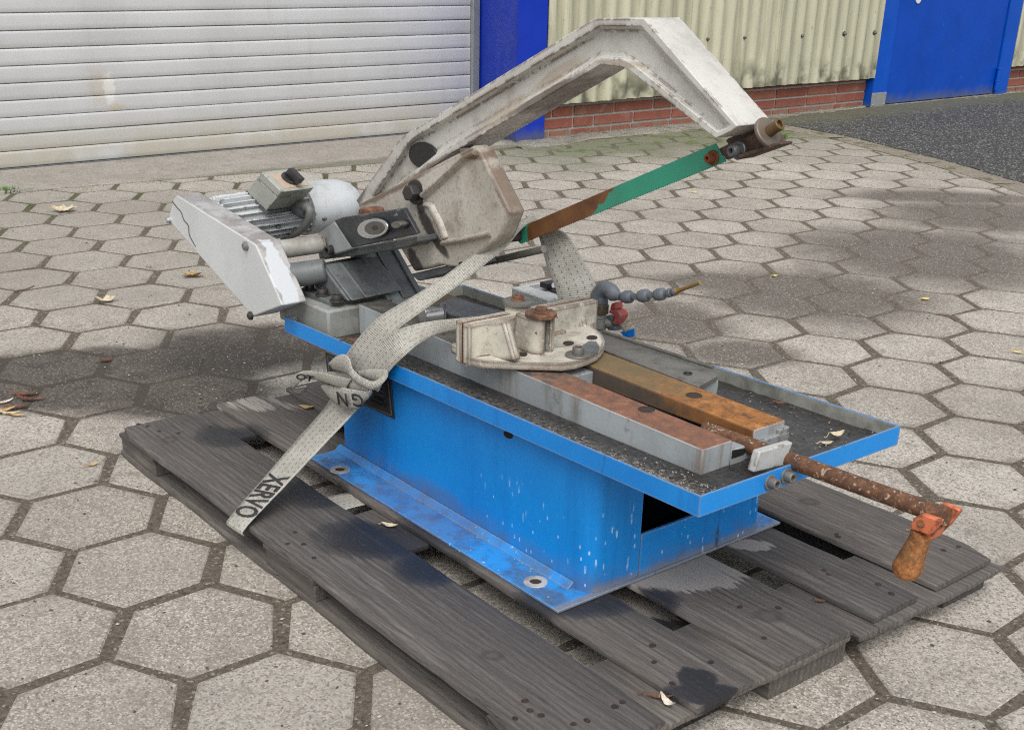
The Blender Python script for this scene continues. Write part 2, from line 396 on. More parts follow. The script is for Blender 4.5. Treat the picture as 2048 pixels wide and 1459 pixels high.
# ---- concrete apron, rubble strip, asphalt
def m_concrete(name, a, b, dirt=.5):
    m = Mat(name, .9, spec=.25); n = m.noise(6, det=7, rough=.7); f = m.noise(140, det=5, rough=.8)
    c = m.mix(m.mr(n, .35, .65), a, b); c = m.mix(m.mr(f, .4, .7), c, tuple(q*.6 for q in b))
    c = m.mix(m.mr(m.noise(24, det=6), .56, .75, 0, dirt), c, (.12, .105, .085))
    return m, c, f
m, c, f = m_concrete('apron_concrete', (.36, .33, .29), (.29, .265, .225))
s = m.sep(); c = m.mix(m.mr(m.ma('ADD', s[0], m.ma('MULTIPLY', m.noise(9), .10)), -2.39, -2.33, 0, .6), c, (.10, .10, .06))
M_APRON = m.fin(c, None, m.bump(f, .4, .002))
bm = BM(); pts = [(-2.955, -4.5), (-2.54-.49, -4.5)]
prism(bm, [(-2.96, -4.5, -.02), (-3.025+.0, -4.5, -.02), (-3.2, -4.5, -.02), (-3.2, 2.80, -.02), (-2.36, 2.80, -.02), (-2.31, 2.10, -.02), (-2.535-.109*4.5, -4.5, -.02)][2:], (0, 0, .0245))
part('concrete_apron', bm, M_APRON, bevel=.003, kind='structure')
m, c, f = m_concrete('rubble', (.36, .34, .29), (.22, .20, .16), .6)
mm = moss_mask(m); c = m.mix(m.mr(m.noise(14, det=5), .55, .68, 0, .7), c, (.085, .10, .035))
M_RUBBLE = m.fin(c, None, m.bump(m.noise(60, det=6, rough=.75), .9, .01))
bm = BM(); nx, ny = 10, 220; gr = []
for i in range(nx+1):
    row = []
    for j in range(ny+1):
        y = 2.78+(8.6-2.78)*j/ny; edge = -2.315-.115*max(0, min(1, (y-4.3)/.6))+.030*sin(y*3.1)+.02*sin(y*8.7+1)+.012*sin(y*19); x = -2.54+(edge+2.54)*i/nx
        z = .003+(.002*(1-i/nx))+rnd.uniform(-.003, .004)-(.012 if i == nx else 0); row.append(bm.verts.new((x, y, z)))
    gr.append(row)
for i in range(nx):
    for j in range(ny): bm.faces.new((gr[i][j], gr[i+1][j], gr[i+1][j+1], gr[i][j+1]))
part('rubble_strip', bm, M_RUBBLE, kind='structure', angle=180)
m = Mat('asphalt', .8, spec=.4); f = m.noise(120, det=6, rough=.8); ce = m.voro(170, out='Color'); cs = m.nd('ShaderNodeSeparateColor'); m.put(cs.inputs[0], ce)
c = m.mix(m.mr(f, .3, .7), (.018, .018, .017), (.062, .060, .057)); c = m.mix(m.ma('GREATER_THAN', cs.outputs[0], .93), c, (.34, .33, .31))
c = m.mix(m.ma('GREATER_THAN', cs.outputs[1], .90), c, (.12, .12, .115))
s = m.sep(); ed = m.mr(m.ma('ADD', s[0], m.ma('MULTIPLY', m.noise(5), .5)), -2.12, -1.75, 1, 0)
c = m.mix(m.ma('MULTIPLY', ed, .75), c, m.mix(f, (.06, .062, .03), (.16, .155, .10)))
M_ASPH = m.fin(c, None, m.bump(m.ma('ADD', f, cs.outputs[0]), .5, .003))
bm = BM(); P = [Vector((p.x, p.y)) for p in ASPH]; pts = []
for a, b in zip(P, P[1:]):
    k = max(2, int((b-a).length/.05))
    for i in range(k):
        q = a+(b-a)*(i/k); pts.append((q.x+rnd.uniform(-.008, .008), q.y+rnd.uniform(-.010, .010), -.006))
pts += [(3.2, 1.0, -.006), (14, 1, -.006), (14, 20, -.006), (-2.45, 20, -.006)]
prism(bm, pts, (0, 0, .0105)); part('asphalt_road', bm, M_ASPH, kind='structure', smooth=False)
# silty soil along the asphalt edge
m = Mat('soil', .95); f = m.noise(90, det=6, rough=.8)
c = m.mix(m.mr(f, .3, .7), (.12, .10, .075), (.30, .265, .21)); c = m.mix(m.mr(m.noise(10, det=5), .52, .62, 0, .8), c, (.08, .085, .035))
M_SOIL = m.fin(c, None, m.bump(f, .6, .004))
bm = BM()
for a, b in zip(P, P[1:]):
    d = (b-a).normalized(); n = Vector((d.y, -d.x)); q = n*.13
    prism(bm, [(a.x, a.y, -.006), (b.x, b.y, -.006), (b.x+q.x, b.y+q.y, -.006), (a.x+q.x, a.y+q.y, -.006)], (0, 0, .0085))
part('soil_edge', bm, M_SOIL, kind='structure', smooth=False)

# ================================================================== WORKSHOP FRONT
XW = -2.480
# ---- roller shutter
m = Mat('slat_alu', .42, .15, .5); s = m.sep(); n = m.noise(3, det=4)
oi = m.nd('ShaderNodeObjectInfo').outputs['Random']; c = m.mix(m.mr(n, .35, .7), (.55, .555, .555), (.49, .49, .48)); c = m.mix(1.0, c, m.mix(oi, (.93, .93, .925), (1.03, 1.03, 1.03)), 'MULTIPLY')
c = m.mix(m.ma('MULTIPLY', m.mr(s[2], .04, .20, 1, 0), m.mr(m.noise(5, det=4), .25, .55)), c, (.45, .425, .36))
c = m.mix(m.mr(m.noise(22, m.map(sc=(1, 1, .10)), det=6), .56, .72, 0, .12), c, (.30, .28, .24)); streak = m.noise(14, m.map(sc=(1, 1, 14)), det=5); c = m.mix(m.mr(streak, .6, .8, 0, .25), c, (.30, .28, .24))
c = m.mix(m.mr(m.noise(60, m.map(sc=(1, 3, .6)), det=4), .68, .78, 0, .3), c, (.25, .23, .2))
pa = X(213, 172, -2.9); pb = X(232, 214, -2.9)
c = m.mix(m.ma('MULTIPLY', m.spot((pa.x, pa.y-.02, pa.z), (9, .045, .055), 0, .9, .9, 38), .28), c, (.46, .37, .22))
c = m.mix(m.ma('MULTIPLY', m.spot((pa.x, pa.y+.01, pa.z-.01), (9, .022, .055), 0, .7, 1.0, 70), .5), c, (.78, .77, .73))
c = m.mix(m.ma('MULTIPLY', m.spot(tuple(pb), (9, .035, .013), 0, .9, .8, 40), .4), c, (.48, .36, .18))
M_SLAT = m.fin(c, m.mr(n, .3, .7, .36, .55), m.bump(m.noise(90, det=3), .04, .001))
M_DARK = plain('dark_rubber', (.03, .03, .03), .8)
M_ZINC = metalish('zinc_rail', (.30, .32, .33), .5, .4, .3)
rd = thing('roller_door', 'light grey roller shutter of horizontal metal slats, white and yellow smear on it', 'roller door', (-2.92, .5, 0))
prof = [(-.0100, .0), (-.0100, .0016), (-.0006, .0022), (.0004, .0040), (.0008, .020), (.0009, .034), (.0006, .050), (.0000, .0575), (-.0016, .0592), (-.0100, .0599)]
bm = BM(); y0, y1 = -4.4, 2.926
A = [bm.verts.new((x, y0, z)) for x, z in prof]; B = [bm.verts.new((x, y1, z)) for x, z in prof]
for i in range(len(prof)-1): bm.faces.new((A[i], B[i], B[i+1], A[i+1]))
bmesh.ops.recalc_face_normals(bm, faces=bm.faces)
me = bpy.data.meshes.new('slat'); bm.to_mesh(me); bm.free(); me.materials.append(M_SLAT)
for p_ in me.polygons: p_.use_smooth = True
me.set_sharp_from_angle(angle=radians(60))
PITCH = .0603
for k in range(24):
    o = link(bpy.data.objects.new('slat', me)); o.parent = rd; o.location = (.02+rnd.uniform(-.0012, .0012), -.5, .0085+k*PITCH); o.rotation_euler = (rnd.uniform(-.0003, .0003), 0, 0)
bm = BM(); box(bm, -2.915, -2.893, -4.4, 2.926, -.005, .0085); part('bottom_seal', bm, plain('seal', (.10, .105, .11), .6), rd, .002)
bm = BM(); box(bm, -2.99, -2.94, -4.5, 3.0, -.02, 1.5); part('backing', bm, M_DARK, rd)
bm = BM(); box(bm, -2.93, -2.880, 2.928, 2.968, 0, 1.5); part('guide_rail', bm, M_ZINC, rd, .003)
# ---- blue pillar
def m_blue(name, base, dirt_z=.05):
    m = Mat(name, .5, spec=.25); s = m.sep(); n = m.noise(4, det=4)
    c = m.mix(m.mr(n, .35, .7), base, tuple(q*.86 for q in base))
    c = m.mix(m.ma('MULTIPLY', m.mr(m.ma('SUBTRACT', s[2], m.ma('MULTIPLY', m.noise(18, det=6), .10)), -.06, dirt_z-.02, 1, 0), .75), c, (.10, .11, .10))
    c = m.mix(m.mr(m.noise(70, m.map(sc=(1, 1, .3)), det=5), .70, .76, 0, .5), c, (.25, .30, .42))
    return m.fin(c, m.mr(m.noise(10, det=3), .3, .7, .3, .5), m.bump(m.noise(160, det=2), .05, .001))
bm = BM(); prism(bm, [(-2.462, 2.858, -.02), (-2.462, 3.030, -.02), (-3.05, 3.030, -.02), (-3.05, 3.000, -.02), (-2.875, 2.972, -.02)], (0, 0, 2.02))
tag(part('blue_pillar', bm, m_blue('pillar_blue', (.006, .034, .40)), bevel=.004), 'cobalt blue square pillar at the right end of the roller door', 'pillar')
# ---- brick plinths
m = Mat('brick_clay', .85, spec=.3); oi = m.nd('ShaderNodeObjectInfo').outputs['Random']
c = m.ramp(oi, [(.0, (.235, .075, .050)), (.45, (.285, .095, .062)), (.75, (.26, .085, .058)), (.93, (.33, .125, .075)), (1, (.17, .07, .055))])
c = m.mix(m.mr(m.noise(30, det=6, rough=.7), .45, .75, 0, .55), c, (.14, .065, .05)); c = m.mix(m.mr(m.noise(9, det=5), .55, .75, 0, .45), c, (.34, .24, .19))
s = m.sep(); c = m.mix(m.ma('MULTIPLY', m.mr(s[2], .0, .07, 1, 0), m.mr(m.noise(12, det=5), .4, .62, 0, .8)), c, (.19, .165, .13))
M_BRICK = m.fin(c, None, m.bump(m.noise(120, det=5), .4, .003))
m = Mat('mortar', .95); f = m.noise(80, det=6); c = m.mix(f, (.42, .39, .35), (.27, .25, .22)); M_MORTAR = m.fin(c, None, m.bump(f, .5, .003))
XB = -2.512; CH, MO = .0523, .0115
def brickmesh(L):
    bm = BM(); box(bm, -.018, .0055, MO/2, L-MO/2, MO/2, CH-MO/2)
    bmesh.ops.bevel(bm, geom=list(bm.edges), offset=.0016, segments=1, affect='EDGES'); bmesh.ops.recalc_face_normals(bm, faces=bm.faces)
    me = bpy.data.meshes.new('brick'); bm.to_mesh(me); bm.free(); me.materials.append(M_BRICK); return me
LB_ = .2635; BF, BH_ = brickmesh(LB_), brickmesh(LB_/2)
def plinth(y0, y1, label, off):
    bm = BM(); box(bm, XW-.3, XB-.0015, y0, y1, -.04, .19)
    w_ = tag(part('brick_plinth', bm, M_MORTAR), label, 'brick wall')
    for row in range(5):
        y = y0-off[row]*LB_
        while y < y1-.02:
            half = rnd.random() < .16; L = LB_/2 if half else LB_
            if y >= y0-.02 and y+L <= y1+.01: me = BH_ if half else BF
            else:
                a, b = max(y, y0), min(y+L, y1); me = brickmesh(b-a) if b-a > .03 else None
            if me:
                o = link(bpy.data.objects.new('brick', me)); o.parent = w_
                o.location = (XB+rnd.uniform(-.001, .0012), max(y, y0), -.020+row*CH)
            y += L
plinth(3.031, 5.478, 'red brick plinth below the corrugated cladding, between blue pillar and blue door', (.75, .2, .7, .15, .55))
plinth(6.912, 9.6, 'short stretch of red brick plinth on the far side of the blue door', (.3, .8, .25, .7, .2))
# ---- corrugated cladding
m = Mat('cladding', .6, spec=.35); s = m.sep(); n = m.noise(5, m.map(sc=(1, 1, .25)), det=6)
c = m.mix(m.mr(n, .3, .7), (.53, .51, .37), (.43, .42, .305))
st = m.noise(26, m.map(sc=(1, 1, .07)), det=6, rough=.65); c = m.mix(m.mr(st, .50, .68, 0, .55), c, (.22, .21, .14))
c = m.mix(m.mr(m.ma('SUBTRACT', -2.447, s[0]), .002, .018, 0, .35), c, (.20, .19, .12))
c = m.mix(m.mr(m.noise(60, m.map(sc=(1, 1, .4)), det=5), .62, .74, 0, .6), c, (.13, .135, .09))
lo = m.ma('MULTIPLY', m.mr(m.ma('SUBTRACT', s[2], m.ma('MULTIPLY', m.noise(11, det=5), .18)), .10, .22, 1, 0), .85)
c = m.mix(m.ma('MULTIPLY', lo, m.mr(m.noise(7, det=3), .42, .6)), c, (.085, .085, .055))
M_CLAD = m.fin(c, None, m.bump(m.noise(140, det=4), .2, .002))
M_SCREW = metalish('screw', (.16, .15, .14), .5, .7, .5)
def cladding(y0, y1, label, sw):
    t = thing('corrugated_wall', label, 'cladding', (XW, y0, .16)); p, amp = .0905, .0085
    y = y0; k = 0
    while y < y1-.01:
        e = min(y+p*10+.03, y1); bm = BM(); n = max(8, int((e-y)/p*12)); xs = XW+.024+(k % 2)*.004; cols = []
        for i in range(n+1):
            yy = y+(e-y)*i/n; ph = sin(2*pi*(yy-y0)/p); xo = xs+amp*(ph if ph > 0 else ph*.9)
            zb = .152+.0085*max(0, (yy-3.1)/2.4)+(.004 if (k % 2) else 0)
            cols.append([(xo, yy, zb), (xo, yy, 2.0), (xo-.006, yy, 2.0), (xo-.006, yy, zb)])
        V = [[bm.verts.new(q) for q in cc] for cc in cols]
        for a, b in zip(V, V[1:]):
            for i in range(4): bm.faces.new((a[i], b[i], b[(i+1) % 4], a[(i+1) % 4]))
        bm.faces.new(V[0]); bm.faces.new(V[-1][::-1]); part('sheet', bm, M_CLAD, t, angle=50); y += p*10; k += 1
    bm = BM(); box(bm, XW-.3, XW-.02, y0, y1, .19, 2.0); part('backing', bm, M_DARK, t)
    for yy in sw:
        yy = y0+(round((yy-y0)/p-.25)+.25)*p
        bm = BM(); bolt(bm, (XW+.030, yy, .405+rnd.uniform(-.004, .004)), (1, 0, 0), .009, .014, .014, .003, socket=False); part('screw', bm, M_SCREW, t)
cladding(3.031, 5.478, 'cream corrugated wall cladding stained green-grey, between blue pillar and blue door', (3.33, 3.69, 4.024, 4.362, 4.777, 5.105, 5.40))
cladding(6.912, 9.6, 'narrow strip of cream corrugated cladding past the far side of the blue door', (7.1, 7.5))
# ---- blue door
M_DOOR = m_blue('door_blue', (.0008, .060, .41), .05); M_FRAME = m_blue('frame_blue', (.002, .075, .46), .0)
dr = thing('blue_door', 'bright blue steel door with grey kick plate on its frame', 'door', (XW, 6.1, 0))
bm = BM(); box(bm, XW-.06, XW+.012, 5.622, 6.760, .009, 1.34); part('leaf', bm, M_DOOR, dr, .003)
for a, b in ((5.479, 5.616), (6.768, 6.910)):
    bm = BM(); box(bm, XW-.08, XW+.022, a, b, .0, 1.42); part('frame_post', bm, M_FRAME, dr, .003)
bm = BM(); box(bm, XW-.08, XW+.020, 5.616, 6.768, 1.346, 1.42); part('frame_head', bm, M_FRAME, dr, .003)
bm = BM(); box(bm, XW+.0225, XW+.026, 5.476, 5.612, .0, .079)
for yy, zz in ((5.493, .012), (5.597, .012), (5.493, .066), (5.597, .066)): bolt(bm, (XW+.0262, yy, zz), (1, 0, 0), .005, .003, socket=False)
part('kick_plate', bm, plain('plate_grey', (.30, .31, .31), .5, .3), dr, .001)
bm = BM(); cyl(bm, (XW+.03, 6.763, .03), (XW+.03, 6.763, .155), .014); cyl(bm, (XW+.03, 6.763, .155), (XW+.03, 6.763, .163), .016); cyl(bm, (XW+.03, 6.763, .085), (XW+.03, 6.763, .089), .0155)
part('hinge', bm, M_FRAME, dr, .001)
bm = BM(); cyl(bm, (XW+.012, 5.80, .572), (XW+.018, 5.80, .572), .024); part('lock_rose', bm, plain('rose', (.75, .75, .74), .35), dr, .001)
bm = BM(); cyl(bm, (XW+.012, 5.70, .70), (XW+.045, 5.70, .70), .012); cyl(bm, (XW+.045, 5.695, .70), (XW+.045, 5.84, .70), .011); part('handle', bm, M_ZINC, dr, .002)
bm = BM(); box(bm, XW-.06, XW+.03, 5.622, 6.760, -.01, .0045); part('threshold', bm, M_RUBBLE, dr)
bm = BM(); box(bm, XW-.3, XW-.08, 5.48, 6.91, 0, 2.0); part('backing', bm, M_DARK, dr)
bm = BM(); box(bm, XW-.075, XW+.01, 5.479, 6.911, 1.425, 2.0); part('head_panel', bm, M_CLAD, dr)
# rest of the building behind and above
bm = BM(); box(bm, -9, -2.96, -4.6, 9.7, 2.003, 2.2); box(bm, -9, -2.99, -4.6, -4.5, 0, 2.0); box(bm, -9, -2.79, 9.61, 9.7, 0, 2.0); box(bm, -3.3, -2.87, -4.5, 2.95, 1.503, 2.0)
tag(part('building', bm, M_CLAD), 'upper wall and roof edge of the workshop above the roller door', 'building')

# ================================================================== PALLET
T = .0541; BT = .0083; PY = 1.0175
def m_wood():
    m = Mat('weathered_wood', .78, spec=.35); oi = m.nd('ShaderNodeObjectInfo').outputs['Random']
    off = m.nd('ShaderNodeCombineXYZ'); m.put(off.inputs[0], m.ma('MULTIPLY', oi, 31.0)); m.put(off.inputs[1], m.ma('MULTIPLY', oi, 17.0))
    va = m.nd('ShaderNodeVectorMath', operation='ADD'); m.put(va.inputs[0], m.pos); m.put(va.inputs[1], off.outputs[0]); P = va.outputs[0]
    g1 = m.noise(1, m.map(P, sc=(9, 230, 160)), det=6, rough=.65, dist=.6); g2 = m.noise(1, m.map(P, sc=(40, 640, 300)), det=4, rough=.7)
    g3 = m.noise(1, m.map(P, sc=(5, 45, 30)), det=4)
    ring = m.nd('ShaderNodeTexWave', wave_type='BANDS', bands_direction='Y'); m.put(ring.inputs['Vector'], m.map(P, sc=(.55, 1, 1)))
    ring.inputs['Scale'].default_value = 30; ring.inputs['Distortion'].default_value = 4.5; ring.inputs['Detail'].default_value = 3; ring.inputs['Detail Scale'].default_value = 1.1
    c = m.mix(m.mr(g1, .28, .72), (.072, .066, .062), (.134, .124, .115))
    c = m.mix(m.mr(ring.outputs['Fac'], .40, .98, 0, .38), c, (.052, .044, .040))
    c = m.mix(m.mr(g2, .50, .66, 0, .26), c, (.032, .027, .024))
    c = m.mix(1.0, c, m.mix(oi, (.74, .74, .76), (1.22, 1.16, 1.08)), 'MULTIPLY')
    pale = m.mr(m.ma('ADD', m.ma('MULTIPLY', g3, .7), m.ma('MULTIPLY', g1, .45)), .62, .74)
    c = m.mix(m.ma('MULTIPLY', pale, .26), c, (.24, .218, .195))
    gn = m.noise(1, m.map(P, sc=(7, 120, 60)), det=5, rough=.65)
    soak = lambda k, a=.5: m.mr(m.ma('ADD', k, m.ma('MULTIPLY', m.ma('SUBTRACT', gn, .5), a*2.4)), .42, .58)
    L = [stain(m, 1345, 1132, 150, 46, T, 1.1, .3, 13), stain(m, 1500, 1090, 46, 12, T, 1.2, .3, 16), m.ma('MULTIPLY', stain(m, 520, 805, 90, 20, T, 1.2, .3, 16), .6)]
    dry = soak(maxi(m, L), .6); c = m.mix(m.ma('MULTIPLY', dry, .92), c, m.mix(g2, (.36, .33, .295), (.23, .21, .185)))
    O = [stain(m, 465, 868, 75, 26, T, .9), stain(m, 770, 1075, 150, 46, T, .8, .4), stain(m, 640, 985, 60, 30, T, .9), stain(m, 1390, 1352, 40, 26, T, .4, .95, 13), stain(m, 1425, 1385, 80, 22, T, .4, .8, 11), stain(m, 1130, 1205, 130, 30, T, 1.1), stain(m, 1310, 1200, 50, 25, T, 1), stain(m, 860, 1130, 80, 40, T, 1)]
    oil = maxi(m, O); oil = m.ma('MULTIPLY', oil, m.ma('ADD', .35, m.ma('MULTIPLY', soak(oil, .45), .65))); c = m.mix(m.ma('MULTIPLY', oil, .88), c, (.016, .017, .021))
    for (u, v, a, b) in ((339, 879, 16, 7), (1537, 1230, 30, 14), (1618, 1002, 22, 7), (985, 1310, 26, 10), (905, 1062, 14, 6)):
        k = stain(m, u, v, a, b, T, .5, .15, 30); k2 = stain(m, u, v, a*.45, b*.45, T, .6, .1, 30)
        c = m.mix(m.ma('MULTIPLY', k, .55), c, (.045, .036, .032)); c = m.mix(m.ma('MULTIPLY', k2, .6), c, (.10, .085, .078))
    cr = m.noise(1, m.map(P, sc=(3.0, 150, 40)), det=2, rough=.4); crk = m.ma('MULTIPLY', m.mr(m.ma('ABSOLUTE', m.ma('SUBTRACT', cr, .5)), .012, .0), m.mr(m.noise(7, P, det=2), .52, .60))
    c = m.mix(m.ma('MULTIPLY', crk, .85), c, (.014, .012, .011)); sp = m.noise(170, det=5, rough=.8); c = m.mix(m.mr(sp, .55, .75, 0, .32), c, (.030, .026, .024)); c = m.mix(m.mr(sp, .42, .28, 0, .35), c, (.24, .215, .19))
    h = m.ma('ADD', m.ma('ADD', g1, m.ma('MULTIPLY', g2, .9)), m.ma('MULTIPLY', crk, -1.5))
    return m.fin(c, m.mr(oil, 0, 1, .80, .5), m.bump(h, .35, .0014))
M_WOOD = m_wood(); M_NAIL = rusty('nail_rust', (.022, .014, .012), (.045, .024, .015), (.014, .011, .010))
pal = thing('wooden_pallet', 'weathered dark grey wooden pallet under the blue saw, stained with oil', 'pallet', (.6, .41, 0))
def board(name, x0, x1, y0, y1, z0, z1, along='x', cut=None, n=26, jit=.0013, tilt=0.0):
    bm = BM(); rings = []; L = (x0, x1) if along == 'x' else (y0, y1); S = (y0, y1) if along == 'x' else (x0, x1)
    ph = rnd.uniform(0, 9)
    for i in range(n+1):
        t = L[0]+(L[1]-L[0])*i/n; a, b = S; end = .0022 if i in (0, n) else 0
        j = lambda: rnd.uniform(-jit, jit)+.0012*sin(t*17+ph)
        a2, b2 = a+j()+end, b+j()-end
        if cut and i in (0, n):
            if cut[0] == i//n: a2 += cut[1]; b2 -= cut[2]
        zt = z1+rnd.uniform(-.0004, .0004)+tilt*(t-L[0])-(.0006 if end else 0); q = []
        for s_, z in ((a2, z0), (b2, z0), (b2, zt-.0016), (b2-.0014, zt), ((a2+b2)/2+j(), zt+rnd.uniform(-.0004, .0002)), (a2+.0014, zt), (a2, zt-.0016)):
            q.append(bm.verts.new((t+rnd.uniform(-.001, .001)*(1 if end else 0), s_, z) if along == 'x' else (s_, t, z)))
        rings.append(q)
    for A, B in zip(rings, rings[1:]):
        for i in range(7): bm.faces.new((A[i], B[i], B[(i+1) % 7], A[(i+1) % 7]))
    bm.faces.new(rings[0]); bm.faces.new(rings[-1][::-1])
    return part(name, bm, M_WOOD, pal, angle=50)
BY = [(0, .145), (.18625, .28625), (.3275, .4725), (.51375, .61375), (.655, .80)]
BX = [(.010, 1.198), (-.006, 1.203), (-.012, 1.201), (.0, 1.199), (0, 1.197)]
for k, ((a, b), (xa, xb)) in enumerate(zip(BY, BX)):
    board('top_board', xa, xb, a*PY, b*PY, T-BT, T, cut=(0, .006, .0) if k == 0 else ((1, 0, .010) if k == 4 else None))
for x0, x1 in ((.002, .147), (.5275, .6725)):
    board('cross_board', x0, x1, .0, .8*PY, T-2*BT-.0004, T-BT-.0006, along='y')
board('cross_board', 1.056, 1.2005, .0, .478, T-2*BT-.0004, T-BT-.0006, along='y', n=16)
board('cross_board', 1.060, 1.212, .486, .8*PY, T-2*BT-.0022, T-BT-.0012, along='y', n=12, tilt=-.008)
for x0, x1 in ((.0, .145), (.5275, .6725), (1.055, 1.197)):
    for y0, y1 in ((.004, .105), (.3275, .4725), (.695, .795)):
        bm = BM(); box(bm, x0+rnd.uniform(0, .004), x1-rnd.uniform(0, .004)-(.004 if x1 > 1.1 else 0), y0*PY, y1*PY, (.0006 if x1 > 1.1 else BT+.0004), T-2*BT-(.0045 if x1 > 1.1 else .0028)); part('block', bm, M_WOOD, pal, .0015)
for y0, y1 in ((0, .10), (.3275, .4725), (.70, .80)):
    board('bottom_board', -.002, 1.053, y0*PY, y1*PY, .0006, BT)
NAILS = [(277, 848), (295, 852), (318, 862), (357, 866), (420, 853), (590, 1064), (575, 1087), (607, 1088), (628, 1115), (673, 1089), (1050, 1401), (1060, 1420), (1082, 1430), (1030, 1436), (1147, 1447), (1174, 1440),
         (1305, 1290), (1308, 1323), (1245, 1403), (1345, 1366), (1480, 1213), (1557, 1215), (1528, 1275), (1657, 1148), (1648, 1140), (1757, 1168), (1783, 1186), (1676, 1073), (1887, 1100), (1917, 1093), (1673, 1068), (1422, 1323), (1230, 1412)]
nbm = BM(); cyl(nbm, (0, 0, -.001), (0, 0, .0009), .0042, .0036, 9); nme = bpy.data.meshes.new('nail'); bmesh.ops.recalc_face_normals(nbm, faces=nbm.faces); nbm.to_mesh(nme); nbm.free(); nme.materials.append(M_NAIL)
for u, v in NAILS:
    p = Z(u, v, T); o = link(bpy.data.objects.new('nail', nme)); o.parent = pal; o.location = p-pal.location; o.scale = (rnd.uniform(.8, 1.25), rnd.uniform(.8, 1.25), 1)

# ================================================================== THE HACKSAW MACHINE
saw = thing('hacksaw_machine', 'old power hacksaw with blue base, white raised bow and grey motor, standing on the pallet', 'power hacksaw', (.63, .42, T))
# ---- materials
def m_bluepaint():
    m = Mat('machine_blue', .36); s = m.sep(); n = m.noise(5, det=5); f = m.noise(130, det=5, rough=.7)
    c = m.mix(m.mr(n, .35, .7), (.004, .235, .66), (.003, .185, .57))
    low = m.ma('MULTIPLY', m.mr(s[2], T+.002, T+.05, 1, 0), m.mr(m.noise(16, det=6), .38, .62)); c = m.mix(m.ma('MULTIPLY', low, .7), c, (.10, .12, .16))
    up = m.sep(m.nor)[2]; fl = m.mr(up, .6, .9); c = m.mix(m.ma('MULTIPLY', fl, m.mr(f, .40, .62, 0, .62)), c, (.07, .10, .13)); c = m.mix(m.ma('MULTIPLY', fl, m.mr(m.noise(24, det=5), .40, .56, 0, .75)), c, (.025, .29, .72)); c = m.mix(m.ma('MULTIPLY', fl, m.mr(m.noise(34, m.map(sc=(.5, 1, 1)), det=7, rough=.8), .56, .66, 0, .8)), c, (.05, .06, .07))
    gq = Y(865, 1005, .258); c = m.mix(m.ma('MULTIPLY', m.spot((gq.x, gq.y, gq.z), (.13, .5, .028), 0, 1.0, .5, 14), .55), c, (.085, .13, .26))
    c = m.mix(m.mr(m.noise(26, m.map(sc=(1, 1, .07)), det=5), .50, .70, 0, .30), c, (.002, .085, .34)); c = m.mix(m.mr(m.noise(60, m.map(sc=(1, 1, .25)), det=6, rough=.75), .58, .72, 0, .28), c, (.06, .26, .62))
    dst = m.ma('MULTIPLY', m.mr(s[0], .935, .941), m.mr(m.ma('ADD', s[2], m.ma('MULTIPLY', m.ma('SUBTRACT', m.noise(22, det=6), .5), .02)), T+.004, T+.020, 1, 0)); c = m.mix(m.ma('MULTIPLY', dst, .8), c, (.20, .19, .185))
    # dried white splashes low on the cabinet, running down
    vs = m.map(sc=(1, 1, .20)); sp = m.voro(85, vs); sp2 = m.voro(95, m.map(sc=(1, 1, .45)))
    reg = m.mr(s[0], .60, .85); hz = m.mr(s[2], T+.02, T+.16, 1, 0); reg = m.ma('MULTIPLY', reg, hz)
    wv = m.noise(40, det=3)
    mk = m.ma('MULTIPLY', m.ma('LESS_THAN', m.ma('ADD', sp, m.ma('MULTIPLY', wv, .40)), .335), m.mr(m.noise(11, det=3), .44, .54))
    mk2 = m.ma('MULTIPLY', m.ma('LESS_THAN', sp2, .15), m.ma('SUBTRACT', 1.0, fl)); mk = m.ma('MULTIPLY', m.ma('MAXIMUM', mk, mk2), m.mr(reg, .08, .4)); c = m.mix(m.ma('MULTIPLY', m.ma('MULTIPLY', mk, m.mr(m.noise(70, det=4), .35, .6)), .85), c, (.42, .60, .82))
    drk = m.mr(m.noise(30, m.map(sc=(1, 1, .12)), det=4), .60, .70); c = m.mix(m.ma('MULTIPLY', m.ma('MULTIPLY', drk, m.mr(s[0], .925, .94)), .75), c, (.02, .035, .05))
    e = m.edge(.003); ch = m.mr(m.ma('ADD', m.ma('MULTIPLY', e, .5), m.ma('MULTIPLY', f, .6)), .70, .80); c = m.mix(ch, c, (.20, .23, .25))
    return m.fin(c, m.mr(f, .3, .7, .30, .5), m.bump(m.noise(120, det=2), .06, .001))
M_BLUE = m_bluepaint()
def oilpx(m, c, L, y, col=(.018, .014, .012), k=.9):
    for (u, v, a, b, rot) in L:
        p = Y(u, v, y); pa = Y(u+a*cos(rot), v+a*sin(rot), y); pb = Y(u-b*sin(rot), v+b*cos(rot), y)
        A = (pa-p).length; B = (pb-p).length; ang = atan2((pa-p).z, (pa-p).x)
        v_ = m.map(loc=(-p.x, 0, -p.z)); v_ = m.map(v_, rot=(0, ang, 0)); v_ = m.map(v_, sc=(1/A, 0, 1/B))
        nn = m.nd('ShaderNodeVectorMath', operation='LENGTH'); m.put(nn.inputs[0], v_)
        d = m.ma('ADD', nn.outputs['Value'], m.ma('MULTIPLY', m.ma('SUBTRACT', m.noise(45, det=6, rough=.7), .5), 1.1))
        c = m.mix(m.mr(d, .75, 1.25, k, 0), c, col)
    return c
